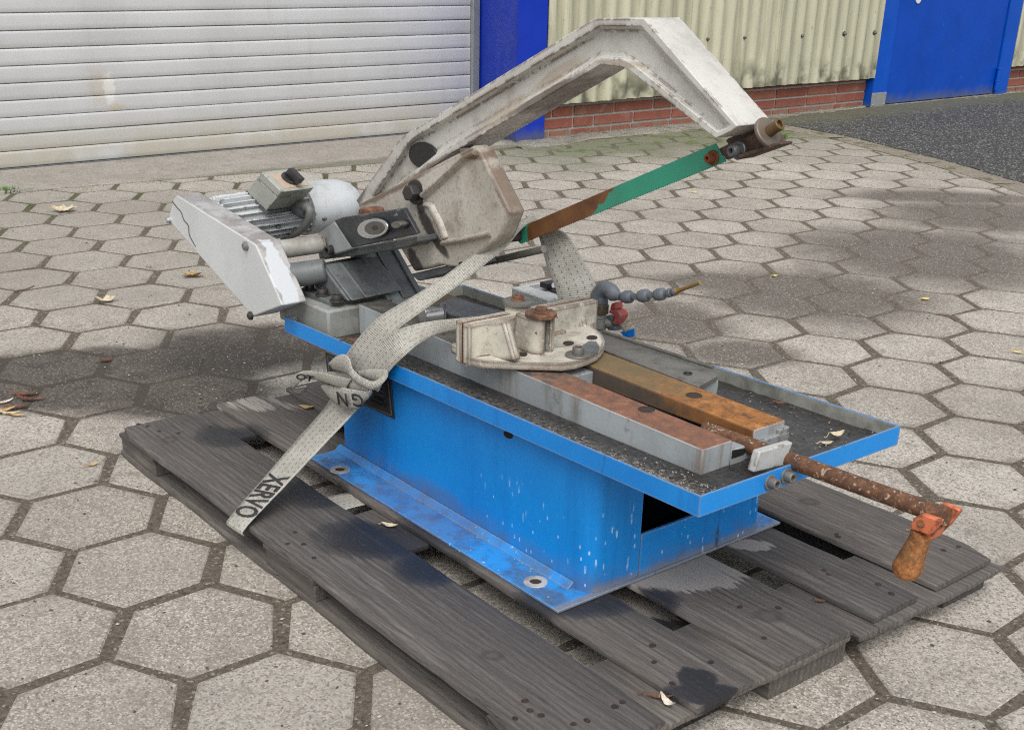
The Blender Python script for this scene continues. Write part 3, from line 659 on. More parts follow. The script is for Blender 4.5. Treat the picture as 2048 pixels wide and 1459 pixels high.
M_BOW = painted('bow_white', (.545, .53, .485), .70, .62, .45, True, (.21, .18, .14), cast=.14, edge_w=.004, extra=lambda m, c: oilpx(m, oilpx(m, c, [(985, 290, 75, 9, -.55), (900, 330, 60, 9, -.55), (745, 390, 40, 10, -1.1), (1120, 190, 90, 8, -.5)], .43, (.085, .06, .042), .75), [(1245, 128, 45, 7, .1), (1340, 205, 40, 8, .85), (1110, 150, 60, 14, -.6), (1010, 225, 60, 14, -.6)], .408, (.30, .22, .14), .5))
m = Mat('slider_cream', .5); n2 = m.noise(34, det=6, rough=.7); s = m.sep()
c = m.mix(m.mr(m.noise(6, det=5), .35, .65), (.52, .49, .43), (.36, .33, .28)); c = m.mix(m.mr(m.noise(170, det=5, rough=.8), .50, .68, 0, .62), c, (.15, .105, .065)); c = m.mix(m.mr(m.noise(19, det=6, rough=.7), .50, .72, 0, .6), c, (.14, .09, .055))
e = m.edge(.007); c = m.mix(m.mr(m.ma('ADD', m.ma('MULTIPLY', e, .45), m.ma('MULTIPLY', n2, .75)), .62, .76), c, m.mix(n2, (.055, .04, .032), (.15, .085, .045)))
c = oilpx(m, c, [(842, 415, 16, 8, 1.2), (856, 450, 45, 9, 1.05), (880, 490, 26, 7, .9), (835, 535, 40, 10, 1.2), (870, 545, 60, 9, -.15)], .372)
c = oilpx(m, c, [(800, 370, 110, 12, -.5), (1012, 355, 80, 13, 1.2), (950, 302, 40, 10, .3)], .385, (.13, .085, .055), .8)
M_SLIDE = m.fin(c, m.mr(n2, .3, .7, .4, .65), m.bump(m.noise(130, det=5, rough=.65), .25, .0018))
M_GREY = painted('casting_grey', (.30, .315, .31), .4, .5, .5, False, (.06, .052, .042), cast=.1)
m = Mat('bed_grey', .5); n = m.noise(30, det=6, rough=.7); s = m.sep(); up = m.sep(m.tru)[2]
c = m.mix(m.mr(m.noise(8, det=5), .35, .65), (.34, .37, .38), (.25, .27, .275)); c = m.mix(m.mr(m.noise(30, m.map(sc=(1, 1, .10)), det=6), .52, .66, 0, .6), c, (.17, .13, .09)); c = m.mix(m.mr(m.noise(12, m.map(sc=(1, 1, .3)), det=6), .54, .68, 0, .5), c, (.09, .07, .05)); c = m.mix(m.mr(n, .60, .74, 0, .6), c, (.07, .06, .05))
ru = m.ramp(m.noise(60, det=7, rough=.8), [(.34, (.05, .03, .022)), (.46, (.15, .068, .040)), (.58, (.225, .095, .048)), (.70, (.33, .19, .11))])
ru2 = m.ramp(m.noise(55, det=7, rough=.8), [(.34, (.055, .028, .012)), (.48, (.26, .10, .022)), (.60, (.37, .155, .035)), (.72, (.50, .27, .09))])
ru = m.mix(m.mr(s[1], .385, .41), m.mix(.25, ru, (.19, .09, .06)), ru2)
dk = m.mix(m.mr(n, .3, .7), (.05, .045, .04), (.13, .12, .10)); wide = m.mr(m.ma('ADD', m.ma('SUBTRACT', s[0], m.mr(s[1], .385, .41, 0, .14)), m.ma('MULTIPLY', m.ma('SUBTRACT', n, .5), .35)), .66, .86)
gold = m.mix(m.mr(s[1], .385, .41), dk, m.mix(n, (.095, .068, .032), (.215, .145, .062)))
top = m.mix(wide, gold, ru); c = m.mix(m.mr(up, .75, .9), c, top); fy_ = m.sep(m.tru)[1]; c = m.mix(m.ma('MULTIPLY', m.ma('MULTIPLY', m.mr(s[1], .408, .411), m.mr(s[1], .418, .414)), m.mr(fy_, -.5, -.8)), c, m.mix(wide, (.07, .055, .04), m.mix(n, (.05, .025, .012), (.30, .12, .03))))
e = m.edge(.005); c = m.mix(m.ma('MULTIPLY', m.mr(m.ma('ADD', m.ma('MULTIPLY', e, .5), m.ma('MULTIPLY', n, .5)), .62, .75), m.mr(s[0], .6, .85)), c, ru)
M_BED = m.fin(c, m.mr(n, .3, .7, .5, .8), m.bump(m.noise(160, det=5), .25, .0015))
M_JAW = painted('jaw_cream', (.60, .57, .48), 1.35, .9, .55, True, (.12, .095, .07), cast=.3, edge_w=.006)
M_RUST = rusty('rust', sc=1.2)
M_ROD = rusty('rod_rust', (.09, .042, .022), (.15, .065, .028), (.05, .028, .02), 1.6, .8, (.36, .29, .21), .16)
M_ORANGE = painted('handle_orange', (.62, .17, .075), .9, .35, .5, True, (.12, .05, .02))
m = Mat('grip_rust', .8); n = m.noise(110, det=5, rough=.8); n_ = m.noise(25, det=4); s = m.sep()
c = m.ramp(n, [(.32, (.05, .03, .015)), (.46, (.26, .095, .025)), (.60, (.42, .18, .06)), (.74, (.50, .33, .18))]); c = m.mix(m.mr(n_, .5, .65, 0, .5), c, (.08, .05, .02))
M_GRIP = m.fin(c, None, m.bump(n, .5, .001))
M_STEEL = metalish('dull_steel', (.22, .21, .19), .42, .5, .65, (.06, .05, .035))
M_BLACK = painted('panel_black', (.028, .030, .036), .25, .15, .36, False, (.10, .10, .10))
M_OILY = painted('oily_casting', (.125, .135, .135), .3, .8, .42, False, (.016, .014, .013))
M_CHROME = metalish('chrome', (.62, .63, .64), .22, .9, .12)
M_BOLT = metalish('dark_bolt', (.06, .055, .052), .42, .5, .6)
M_BOLTR = rusty('bolt_rust', (.10, .05, .03), (.22, .10, .05), (.05, .03, .02))
m = Mat('cover_white', .45); n = m.noise(14, det=6, rough=.65); s = m.sep()
c = m.mix(m.mr(m.noise(5, det=4), .35, .65), (.60, .615, .61), (.53, .545, .535)); c = m.mix(m.mr(m.noise(5, m.map(sc=(1, 1, .5)), det=5), .58, .72, 0, .35), c, (.40, .38, .31))
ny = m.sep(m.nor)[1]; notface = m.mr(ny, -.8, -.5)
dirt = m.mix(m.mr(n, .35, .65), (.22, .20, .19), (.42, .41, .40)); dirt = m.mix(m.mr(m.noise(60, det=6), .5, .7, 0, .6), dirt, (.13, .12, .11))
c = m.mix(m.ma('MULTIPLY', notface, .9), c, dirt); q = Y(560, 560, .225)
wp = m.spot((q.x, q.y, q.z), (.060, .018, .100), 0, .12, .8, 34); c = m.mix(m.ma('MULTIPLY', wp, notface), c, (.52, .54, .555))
e = m.edge(.004); c = m.mix(m.mr(m.ma('ADD', m.ma('MULTIPLY', e, .5), m.ma('MULTIPLY', m.noise(50, det=5), .6)), .66, .78, 0, .8), c, (.17, .12, .08))
M_COVER = m.fin(c, m.mr(n, .3, .7, .38, .6), m.bump(m.noise(140, det=4), .12, .0015))
M_MOTOR = painted('motor_grey', (.50, .52, .52), .3, .5, .42, False, (.12, .115, .105), cast=.08)
M_SWITCH = painted('switch_grey', (.35, .355, .305), .45, .35, .45, False, (.10, .09, .07))
m = Mat('tray_floor', .32, spec=.6); n = m.noise(40, det=6, rough=.7); f = m.noise(150, det=5, rough=.75)
c = m.mix(m.mr(f, .35, .7), (.012, .011, .011), (.048, .045, .043)); c = m.mix(m.mr(n, .5, .7, 0, .7), c, (.05, .045, .04)); s = m.sep()
near = m.mr(s[1], .30, .27); c = m.mix(m.ma('MULTIPLY', near, m.mr(f, .42, .62, 0, .8)), c, (.17, .15, .13))
M_FLOOR = m.fin(c, m.mr(n, .35, .65, .14, .55), m.bump(m.ma('ADD', n, m.ma('MULTIPLY', f, .4)), .4, .003))
M_LINER = painted('tray_liner', (.33, .335, .29), .5, .75, .55, False, (.045, .04, .035))
M_VOID = plain('void_black', (.006, .006, .006), .9)

def parts_px(name, polys, m, bevel=.0, **k):
    bm = BM()
    for pts, y, dy in polys: prism(bm, [Y(u, v, y) for u, v in pts], (0, dy, 0))
    return part(name, bm, m, saw, bevel, **k)
def ell(u, v, a, b, f, n=26, rot=0.0):
    return [f(u+a*cos(t)*cos(rot)-b*sin(t)*sin(rot), v+a*cos(t)*sin(rot)+b*sin(t)*cos(rot)) for t in [2*pi*k/n for k in range(n)]]

# ---- blue base cabinet
x0, x1, ya, yb = .319, .942, .258, .586
def top_at(x): return .2285+KX*x
def wall_strip(bm, path, th, z0):
    n = len(path); I = []
    for i, (x, y) in enumerate(path):
        a = Vector(path[max(i-1, 0)]); b = Vector(path[min(i+1, n-1)]); d = (b-a).normalized(); I.append((x-d.y*th, y+d.x*th))
    o = [(bm.verts.new((x, y, z0)), bm.verts.new((x, y, top_at(x)+.004))) for x, y in path]; q = [(bm.verts.new((x, y, z0)), bm.verts.new((x, y, top_at(x)+.004))) for x, y in I]
    for i in range(n-1):
        bm.faces.new((o[i][0], o[i+1][0], o[i+1][1], o[i][1])); bm.faces.new((q[i+1][0], q[i][0], q[i][1], q[i+1][1]))
        bm.faces.new((o[i][1], o[i+1][1], q[i+1][1], q[i][1])); bm.faces.new((o[i][0], q[i][0], q[i+1][0], o[i+1][0]))
    for i in (0, n-1): bm.faces.new((o[i][0], o[i][1], q[i][1], q[i][0]))
R_ = .024; path = [(x0, yb-.02), (x0, ya+.02)]+[(x0+.02-.02*cos(t), ya+.02-.02*sin(t)) for t in [pi/2*k/5 for k in range(1, 6)]]
path += [(x1-R_+R_*sin(t), ya+R_-R_*cos(t)) for t in [pi/2*k/7 for k in range(8)]]+[(x1, .349)]
bm = BM(); wall_strip(bm, path, .004, T+.004)
box(bm, x1-.004, x1+.0015, .3492, yb, T+.004, .1225); prism(bm, [(x1-.004, .505, .1226), (x1+.001, .505, .1226), (x1+.001, yb, .1226), (x1-.004, yb, .1226)], (0, 0, .13))
box(bm, x0, x1-.004, yb-.004, yb, T+.004, .236)
cab = part('base_cabinet', bm, M_BLUE, saw, .0012, angle=50)
bm = BM(); box(bm, x0+.005, x1-.04, ya+.008, yb-.006, T+.0045, T+.006); box(bm, x0+.30, x0+.305, ya+.006, yb-.006, T+.006, .23); part('interior', bm, M_VOID, saw)
bm = BM(); fl = [(.318, .198), (.949, .200), (.945, .641), (.318, .641)]; prism(bm, [(x, y, T+.0006) for x, y in fl], (0, 0, .0040))
prism(bm, [(x0, ya+.002, T+.0046), (x0, ya-.012, T+.0046), (x0, ya-.001, T+.014)], (x1-x0-.028, 0, 0))
part('base_flange', bm, M_BLUE, saw, .001)
for u, v in ((680, 939), (1071, 1163)):
    p = Z(u, v, T+.0048); bm = BM(); lathe(bm, p, (0, 0, 1), [(0, .0165), (.0012, .0160), (.0016, .0085), (-.001, .0078)], 22, cap=False); part('washer', bm, plain('washer_pale', (.50, .48, .46), .6, .2, .5), saw)
    bm = BM(); cyl(bm, p-Vector((0, 0, .003)), p+Vector((0, 0, .0003)), .0080); part('bolt_hole', bm, plain('hole', (.035, .022, .015), .9), saw)
bm = BM(); prism(bm, ell(1016, 869, 10, 6.5, lambda u, v: Y(u, v, ya-.0008), rot=.6), (0, .003, 0)); part('drain_hole', bm, M_VOID, saw)
bm = BM(); prism(bm, [Y(u, v, ya-.0022) for u, v in ((650, 704), (781, 759), (788, 838), (657, 776))], (0, .002, 0)); tp = part('type_plate', bm, plain('plate_black', (.022, .022, .024), .38), saw, .0005)
bm = BM(); q = [Vector((u, v)) for u, v in ((655, 711), (776, 762), (783, 831), (662, 777))]
for a, b in zip(q, q[1:]+q[:1]):
    d = (b-a).normalized(); n_ = Vector((-d.y, d.x))*.8
    prism(bm, [Y(*k, ya-.0026) for k in (a-n_, b-n_, b+n_, a+n_)], (0, .0003, 0))
for v0 in range(5): # worn print lines
    a = Vector((715+v0*2, 752+v0*9.5)); b = a+Vector((54-v0*3, 23-v0*1.2)); prism(bm, [Y(*k, ya-.0026) for k in (a, b, b+Vector((0, 1.5)), a+Vector((0, 1.5)))], (0, .0003, 0))
part('print', bm, plain('print_grey', (.13, .13, .125), .5), tp)
bm = BM(); prism(bm, ell(754, 803, 14, 11, lambda u, v: Y(u, v, ya-.0026), 9, .3), (0, .0003, 0)); prism(bm, [Y(u, v, ya-.003) for u, v in ((766, 808), (771, 804), (772, 812), (768, 816))], (0, .0003, 0)); part('emblem', bm, plain('emblem_dark', (.008, .008, .010), .3), tp)

# ---- tray
S0, S1, T0, T1 = .193, 1.139, .235, .606; HB, HF, HT = .2285, .2360, .2542; LT = .0025
bm = BM(); mbox(bm, S0, S1, T0, T0+LT, HB, HT); mbox(bm, S0, S1, T1-LT, T1, HB, HT); mbox(bm, S0, S0+LT, T0+LT, T1-LT, HB, HT); mbox(bm, S1-LT, S1, T0+LT, T1-LT, HB, HT)
mbox(bm, S0+LT, S1-LT, T0+LT, T1-LT, HB+.002, HB+.004); part('tray', bm, M_BLUE, saw, .0008)
bm = BM(); g = 1.2e-3
mbox(bm, S0+LT, S1-LT, T0+LT, T0+LT+g, HB+.004, HT-.0012); mbox(bm, S0+LT, S1-LT, T1-LT-g, T1-LT, HB+.004, HT-.0008); mbox(bm, S0+LT, S0+LT+g, T0+LT+g, T1-LT-g, HB+.004, HT-.001); mbox(bm, S1-LT-g, S1-LT, T0+LT+g, T1-LT-g, HB+.004, HT-.001)
part('tray_liner', bm, M_LINER, saw)
bm = BM(); nx, ny = 70, 28; G = []
for i in range(nx+1):
    G.append([bm.verts.new(mw(S0+LT+g+(S1-S0-2*LT-2*g)*i/nx, T0+LT+g+(T1-T0-2*LT-2*g)*j/ny, HF+rnd.uniform(-.0008, .0012)+(.010*(1-j/3) if j < 3 else 0))) for j in range(ny+1)])
for i in range(nx):
    for j in range(ny): bm.faces.new((G[i][j], G[i+1][j], G[i+1][j+1], G[i][j+1]))
part('tray_floor', bm, M_FLOOR, saw, angle=180)
bm = BM()
for k in range(1500):
    if rnd.random() < .7: s_, t_ = 1.135-abs(rnd.gauss(0, .12)), T0+.004+abs(rnd.gauss(0, .028))
    else: s_, t_ = rnd.choice(((.40+rnd.gauss(0, .06), .53+rnd.gauss(0, .03)), (rnd.uniform(.3, 1.1), rnd.uniform(.25, .30)), (rnd.uniform(.9, 1.12), rnd.uniform(.48, .6))))
    if not (S0+.01 < s_ < S1-.006 and T0+.004 < t_ < T1-.006) or (.31 < t_ < .475 and s_ < 1.075): continue
    j = (t_-T0)/(T1-T0)*ny; h_ = HF+.001+(.010*(1-j/3) if j < 3 else 0); a = rnd.uniform(0, 6.3); r_ = rnd.uniform(.0006, .0018)
    c_ = mw(s_, t_, h_+.0006); d_ = Vector((cos(a), sin(a), rnd.uniform(-.3, .4)))*r_; e_ = Vector((-sin(a), cos(a), rnd.uniform(-.3, .5)))*r_*.45
    face(bm, [c_-d_-e_, c_+d_-e_, c_+d_+e_, c_-d_+e_])
part('swarf', bm, plain('swarf', (.34, .30, .24), .5, .2, .5), saw, kind='stuff', smooth=False)
for u, v in ((1540, 964), (1572, 951)):
    p = X(u, v, S1+.0002); bm = BM(); bolt(bm, p, (1, -.05, .1), .0066, .010, .0098, .002); part('bolt', bm, M_STEEL, saw, .0006)
bm = BM(); bx = 1.116
prism(bm, [X(u, v, bx+.011) for u, v in ((1507, 945), (1520, 903), (1587, 884), (1568, 932))], (-.011, 0, 0)); part('rod_bracket', bm, painted('bracket_pale', (.42, .43, .41), .6, .6, .5, True, (.12, .10, .07)), saw, .002)

# ---- vice bed
def bh(s): return .2695+(1.066-s)*.0225
def bed(bm, s0, s1, t0, t1, h0, dz=0.0, dz1=None):
    a = [mw(s0, t0, h0), mw(s1, t0, h0), mw(s1, t1, h0), mw(s0, t1, h0)]; dz1 = dz if dz1 is None else dz1
    b = [mw(s0, t0, bh(s0)+dz), mw(s1, t0, bh(s1)+dz1), mw(s1, t1, bh(s1)+dz1), mw(s0, t1, bh(s0)+dz)]; loft(bm, a, b)
bm = BM(); bed(bm, .30, 1.067, .3135, .366, HF-.002); part('bed_rail', bm, M_BED, saw, .0025)
bm = BM(); bed(bm, .33, 1.060, .412, .472, HF+.014); part('bed_rail', bm, M_BED, saw, .0025)
bm = BM(); bed(bm, .30, .765, .3662, .4118, HF, -.006); mbox(bm, .765, 1.058, .3662, .4118, HF-.002, HF+.004)
mbox(bm, 1.046, 1.0668, .3662, .4745, HF-.002, HF+.0195); mbox(bm, 1.046, 1.0662, .455, .4745, HF-.002, HF+.026); mbox(bm, .33, 1.0605, .440, .4755, HF-.002, HF+.0138); part('bed_web', bm, painted('web_grey', (.28, .30, .305), .3, .7, .55, True, (.09, .07, .05)), saw, .002)
for u, v in ((1293, 817), (1388, 789)):
    p = Hh(u, v, .2735); p = mw(p.x, p.y, bh(p.x)); bm = BM(); cyl(bm, p-Vector((0, 0, .004)), p+Vector((0, 0, .0006)), .0085); lathe(bm, p, (0, 0, 1), [(.0004, .0112), (.0009, .0086)], 18, cap=False); part('bed_hole', bm, plain('hole_dark', (.035, .022, .014), .8), saw)
bm = BM(); a = [mw(.135, .256, HF-.002), mw(.300, .256, HF-.002), mw(.300, .475, HF-.002), mw(.135, .475, HF-.002)]; loft(bm, a, [p+Vector((0, 0, .049)) for p in a]); part('rear_block', bm, painted('block_dirty', (.27, .28, .26), .5, .95, .55, True, (.085, .07, .045), cast=.1), saw, .004)
bm = BM(); prism(bm, [mw(1.0669, .3668, HF+.0085), mw(1.0669, .388, HF+.0085), mw(1.0669, .391, HF+.011), mw(1.0669, .391, HF+.0165), mw(1.0669, .3668, HF+.0196)], (.0005, 0, 0)); part('bed_window', bm, M_VOID, saw)
# steel stop bar along the far rail
bm = BM(); q = [Hh(u, v, .272) for u, v in ((1206, 699), (1397, 772), (1436, 750), (1425, 742), (1203, 667))]
prism(bm, q, (0, 0, -.008)); part('stop_bar', bm, M_STEEL, saw, .0012)
bm = BM(); tube(bm, [q[4]+Vector((0, .004, .003)), q[3]+Vector((-.005, .006, .003))], .003, 8, 1); part('stop_rod', bm, M_STEEL, saw)
bm = BM(); mbox(bm, .62, .885, .50, .540, HF, .2635); part('stop_foot', bm, M_GREY, saw, .002)
bm = BM(); p = q[1].lerp(q[3], .5)+Vector((-.03, -.004, .0006)); lathe(bm, p, (0, 0, 1), [(-.001, .0065), (.0004, .0065), (.0004, .0050), (-.001, .0048)], 16); cyl(bm, p-Vector((0, 0, .001)), p+Vector((0, 0, .0005)), .0025); part('stop_screw', bm, M_BOLT, saw)

# ---- vice jaw
NB = Hh(911, 722, .2795); NB = mw(NB.x, NB.y, .2795); NT, FT = Y(911, 640, NB.y), Y(1170, 591, NB.y+.275); UPV = NT-NB; FB = FT-UPV; ax_ = Vector((1, .02, 0))
def jaw_slab(d0, d1, up=1.0, lift=0.0, e=0.0):
    bm = BM(); dd = (FB-NB)*e; a = [NB+dd+UPV*lift, FB-dd+UPV*lift, FT-dd-UPV*(1-up), NT+dd-UPV*(1-up)]; loft(bm, [p+ax_*d0 for p in a], [p+ax_*d1 for p in a]); return bm
part('jaw_plate', jaw_slab(0, .0125), M_JAW, saw, .0018); part('jaw_gap', jaw_slab(.0127, .0152, .985, .01, .004), M_RUST, saw)
part('jaw_casting', jaw_slab(.0154, .031), M_JAW, saw, .003)
HBASE = bh(.62)+.0005
bo = [(936, 728), (960, 736), (1047, 740), (1124, 742), (1150, 738), (1174, 731), (1194, 721), (1206, 708), (1209, 697), (1207, 687), (1197, 675), (1185, 666)]
bm = BM(); q = [Hh(u, v, HBASE) for u, v in bo]+[FB+ax_*.026, NB+ax_*.026]; q = [Vector((p.x, p.y, HBASE+KX*p.x)) for p in q]
prism(bm, q, (0, 0, .0105)); part('jaw_base', bm, M_JAW, saw, .003)
HJ = HBASE+.0108; JT = NT.z-KX*NT.x
def gus(wt, wo, bo_, wb, y, th):
    bm = BM(); prism(bm, [Y(*wt, y), Y(*wo, y), Y(*bo_, y), Y(*wb, y)], (0, th, 0)); part('jaw_rib', bm, M_JAW, saw, .003)
gus((964, 645), (1006, 642), (1028, 722), (964, 718), .303, .014); gus((1130, 612), (1153, 608), (1168, 683), (1130, 672), .50, .014)
cb = Hh(1078, 700, HJ); ct = JT+.003
bm = BM(); rr = .0185
for sgn in (-1, 1):
    prism(bm, [Vector((cb.x-.035, cb.y+sgn*.0045, cb.z-.001))]+[Vector((cb.x+rr*cos(t), cb.y+sgn*(.0045+(rr-.002)*sin(t)), cb.z-.001)) for t in [pi/2*k/8 for k in range(9)]]+[Vector((cb.x-.03, cb.y+sgn*(rr+.0025), cb.z-.001))], (0, 0, ct+KX*cb.x-cb.z))
part('jaw_boss', bm, M_JAW, saw, .002)
bm = BM(); box(bm, cb.x-.03, cb.x+.010, cb.y-.0044, cb.y+.0044, cb.z, ct+KX*cb.x-.002); part('boss_slot', bm, M_OILY, saw)
p = Hh(1078, 622, ct); bm = BM(); lathe(bm, Vector((cb.x+.002, cb.y, p.z)), (0, 0, 1), [(0, .0225), (.0045, .0225), (.0052, .021)], 26); part('washer', bm, M_BOLTR, saw, label='rusty washer')
bm = BM(); bolt(bm, Vector((cb.x+.002, cb.y, p.z+.005)), (0, 0, 1), .0085, .0055, .0115, .002); part('bolt', bm, M_BOLTR, saw, .0005)
p = Hh(1036, 606, .345); bm = BM(); lathe(bm, p, (0, 0, 1), [(0, .0225), (.004, .0225), (.0048, .021)], 26); part('washer', bm, M_STEEL, saw)
bm = BM(); bolt(bm, p+Vector((0, 0, .0045)), (0, 0, 1), .0080, .0052, .0105, .002); part('bolt', bm, M_BOLTR, saw, .0005)
bm = BM(); cyl(bm, Vector((p.x, p.y, mw(p.x, 0, HBASE).z)), p, .019); box(bm, p.x-.03, p.x+.02, p.y-.10, p.y+.08, mw(p.x, 0, HBASE).z, mw(p.x, 0, HBASE).z+.016); part('fixed_jaw', bm, M_JAW, saw, .004)
p = Hh(1156, 711, HJ); bm = BM(); bolt(bm, p, (0, 0, 1), .0085, .010, .0185, .003); part('clamp_bolt', bm, M_STEEL, saw, .0006)
bm = BM(); arc = [(1163, 703), (1166, 690), (1178, 682), (1192, 683), (1199, 693), (1196, 706), (1184, 712), (1172, 713)]; prism(bm, [Hh(u, v, HJ+.0002) for u, v in arc], (0, 0, .0006)); part('arc_slot', bm, M_OILY, saw)
for u, v, a, b in ((1046, 708, 9, 4), (1137, 686, 11, 4), (1184, 675, 11, 4)):
    bm = BM(); prism(bm, ell(u, v, a, b, lambda s_, t_: Hh(s_, t_, HJ+.0002)), (0, 0, .0006)); part('jaw_hole', bm, plain('hole_brown', (.03, .018, .012), .9), saw)

# ---- vice screw and crank
R0, R1 = Y(1445, 871, .400), Y(1884, 1030, .400)
bm = BM(); tube(bm, [R0-(R1-R0).normalized()*.03, R0, R1+(R1-R0).normalized()*.006], .0102, 18, 1); part('vice_screw', bm, M_ROD, saw)
bm = BM(); prism(bm, [Y(u, v, .381) for u, v in ((1826, 1036), (1842, 1027), (1881, 1041), (1877, 1050), (1858, 1070), (1817, 1057))], (0, .009, 0))
prism(bm, [Y(u, v, .410) for u, v in ((1870, 1011), (1886, 1006), (1917, 1018), (1918, 1024), (1898, 1050), (1866, 1078), (1845, 1086), (1836, 1068), (1856, 1040))], (0, .008, 0))
prism(bm, [Y(u, v, .3902) for u, v in ((1850, 1052), (1874, 1056), (1864, 1078), (1845, 1086), (1836, 1068))], (0, .0196, 0))
part('crank_fork', bm, M_ORANGE, saw, .0025)
a, b = Y(1846, 1062, .393), Y(1810, 1144, .393); L = (b-a).length
bm = BM(); lathe(bm, a, b-a, [(0, .0122), (L*.18, .0118), (L*.45, .0132), (L*.75, .0158), (L*.92, .0165), (L*1.02, .0140), (L*1.07, .007)], 22); part('crank_grip', bm, M_GRIP, saw)
bm = BM(); cyl(bm, Y(1842, 1047, .3807), Y(1842, 1047, .3790), .0045, .004, 12); part('crank_pin', bm, M_RUST, saw)

# ---- column bracket and inclined slideway
bm = BM(); PZ = .2855
pl = [(.168, .276), (.278, .276), (.278, .41), (.168, .41)]; prism(bm, [mw(a, b, PZ-.003) for a, b in pl], (0, 0, .0085)); part('column_foot', bm, M_OILY, saw, .0015)
for u, v in ((674, 598), (645, 586), (619, 574)):
    p = Hh(u, v+4, PZ+.006); bm = BM(); bolt(bm, p, (0, 0, 1), .0085, .009, .0125, .002); part('bolt', bm, M_BOLT, saw, .0005)
bm = BM(); prism(bm, [Y(u, v, .296) for u, v in ((644, 531), (697, 603), (640, 585), (612, 552), (618, 530))], (0, .006, 0))
A = [Y(644, 531, .296), Y(697, 603, .296), Y(640, 590, .296), Y(618, 530, .296)]; loft(bm, [p+Vector((.001, .0062, 0)) for p in A], [p+Vector((.004, .105, .004)) for p in A])
loft(bm, [p+Vector((.006, .030, .002)) for p in A], [p+Vector((.006, .038, .002)) for p in A]); part('column_bracket', bm, M_OILY, saw, .003)
bm = BM(); cyl(bm, Y(578, 552, .25), Y(652, 540, .30), .0205, .0195, 24); part('lower_tube', bm, M_OILY, saw, .003)
tl, bl, tr_, br = Y(716, 508, .372), Y(776, 607, .372), Y(790, 495, .440), Y(843, 589, .440)
ext = (tl-bl)*.35; tl += ext; tr_ += (tr_-br)*.35
nrm = (tr_-tl).cross(bl-tl).normalized(); nrm = nrm if nrm.dot(CAM_LOC-tl) > 0 else -nrm
def strip(name, a, b, h, m, bev=.001):
    bm = BM(); q = [tl.lerp(tr_, a), tl.lerp(tr_, b), bl.lerp(br, b), bl.lerp(br, a)]; loft(bm, [p-nrm*.03 for p in q], [p+nrm*h for p in q]); part(name, bm, m, saw, bev)
strip('slideway_rail', 0, .10, .008, M_OILY); strip('slideway_face', .102, .44, .002, painted('slide_blue', (.24, .28, .285), .3, .7, .5, False, (.03, .028, .026))); strip('slideway_gib', .442, .50, .006, M_STEEL); strip('slideway_face', .502, .86, .003, M_OILY); strip('slideway_rail', .862, 1, .008, M_OILY)
bm = BM(); p = Y(772, 608, .372); lathe(bm, p, (0, -1, .2), [(0, .007), (.006, .006), (.008, .003)], 10); part('copper_end', bm, plain('copper', (.35, .12, .06), .5, .4), saw)

# ---- belt cover
bm = BM(); CV = [(354, 390), (346, 398), (338, 430), (342, 447), (505, 634), (565, 611), (511, 488)]; YC = .205
f = [Y(u, v, YC) for u, v in CV]; prism(bm, f, (0, .046, 0)); part('belt_cover', bm, M_COVER, saw, .003, 3)
bm = BM(); tube(bm, [Y(u, v, YC-.0004) for u, v in ((344, 402), (355, 416), (362, 424), (368, 440), (377, 452), (379, 470), (391, 493))], .0009, 6, 5); part('crack', bm, plain('crack', (.06, .045, .035), .9), saw)
for u, v, r_, mm in ((340, 440, .0065, M_CHROME), (493, 492, .0078, M_STEEL), (503, 631, .0075, M_BOLT)):
    bm = BM(); bolt(bm, Y(u, v, YC), (0, -1, .1), r_, .007, None, socket=False); part('cover_screw', bm, mm, saw)
bm = BM(); cyl(bm, Y(555, 500, .25), Y(646, 487, .318), .0155, .0150, 26); lathe(bm, Y(646, 487, .318), Y(646, 487, .318)-Y(555, 500, .25), [(0, .0150), (.004, .0125), (.006, .006)], 26)
part('shaft_housing', bm, painted('housing_dirty', (.36, .355, .32), .5, .85, .45, True, (.10, .085, .06)), saw)

# ---- motor
c0, c1 = Y(480, 437, .31), Y(632, 414, .46); dax = (c1-c0)/(c1.y-c0.y)
def ax_at(y): return c0+dax*(y-c0.y)
def ylathe(bm, prof, kx, n=36, cap=True):
    rings = []
    for y, r in prof:
        c = ax_at(y); rings.append([bm.verts.new((c.x+kx*r*cos(2*pi*k/n), y, c.z+r*sin(2*pi*k/n))) for k in range(n)])
    for A, B in zip(rings, rings[1:]):
        for k in range(n): bm.faces.new((A[k], A[(k+1) % n], B[(k+1) % n], B[k]))
    if cap: bm.faces.new(rings[0][::-1]); bm.faces.new(rings[-1])
KM = 1.25
bm = BM(); ylathe(bm, [(.252, .030), (.262, .036), (.425, .0375)], KM); part('motor_body', bm, M_MOTOR, saw)
for k in range(22):
    t = 2*pi*(k+.5)/22; t2 = .05; bm = BM(); P = []
    for y in (.268, .425):
        c = ax_at(y); P.append([Vector((c.x+KM*r*cos(t+dt), y, c.z+r*sin(t+dt))) for r, dt in ((.036, -t2), (.036, t2), (.0450, t2*.5), (.0450, -t2*.5))])
    loft(bm, P[0], P[1]); part('motor_fin', bm, M_MOTOR, saw, .0012)
bm = BM(); ylathe(bm, [(.426, .036), (.427, .0475), (.482, .0478), (.505, .0455), (.525, .038), (.538, .027), (.542, .012)], KM, 44); part('motor_bell', bm, M_MOTOR, saw)
for u, v in ((647, 436), (556, 455)):
    p = Y(u, v, .445 if u > 600 else .36); bm = BM(); bolt(bm, p-Vector((0, -.003, 0)), (.4, -1, .1), .0055, .009, None, socket=False); part('motor_screw', bm, M_STEEL, saw)
bm = BM(); prism(bm, [Y(u, v, .372) for u, v in ((513, 452), (528, 447), (530, 462), (516, 466))], (0, .03, 0)); part('motor_lug', bm, M_MOTOR, saw, .002)
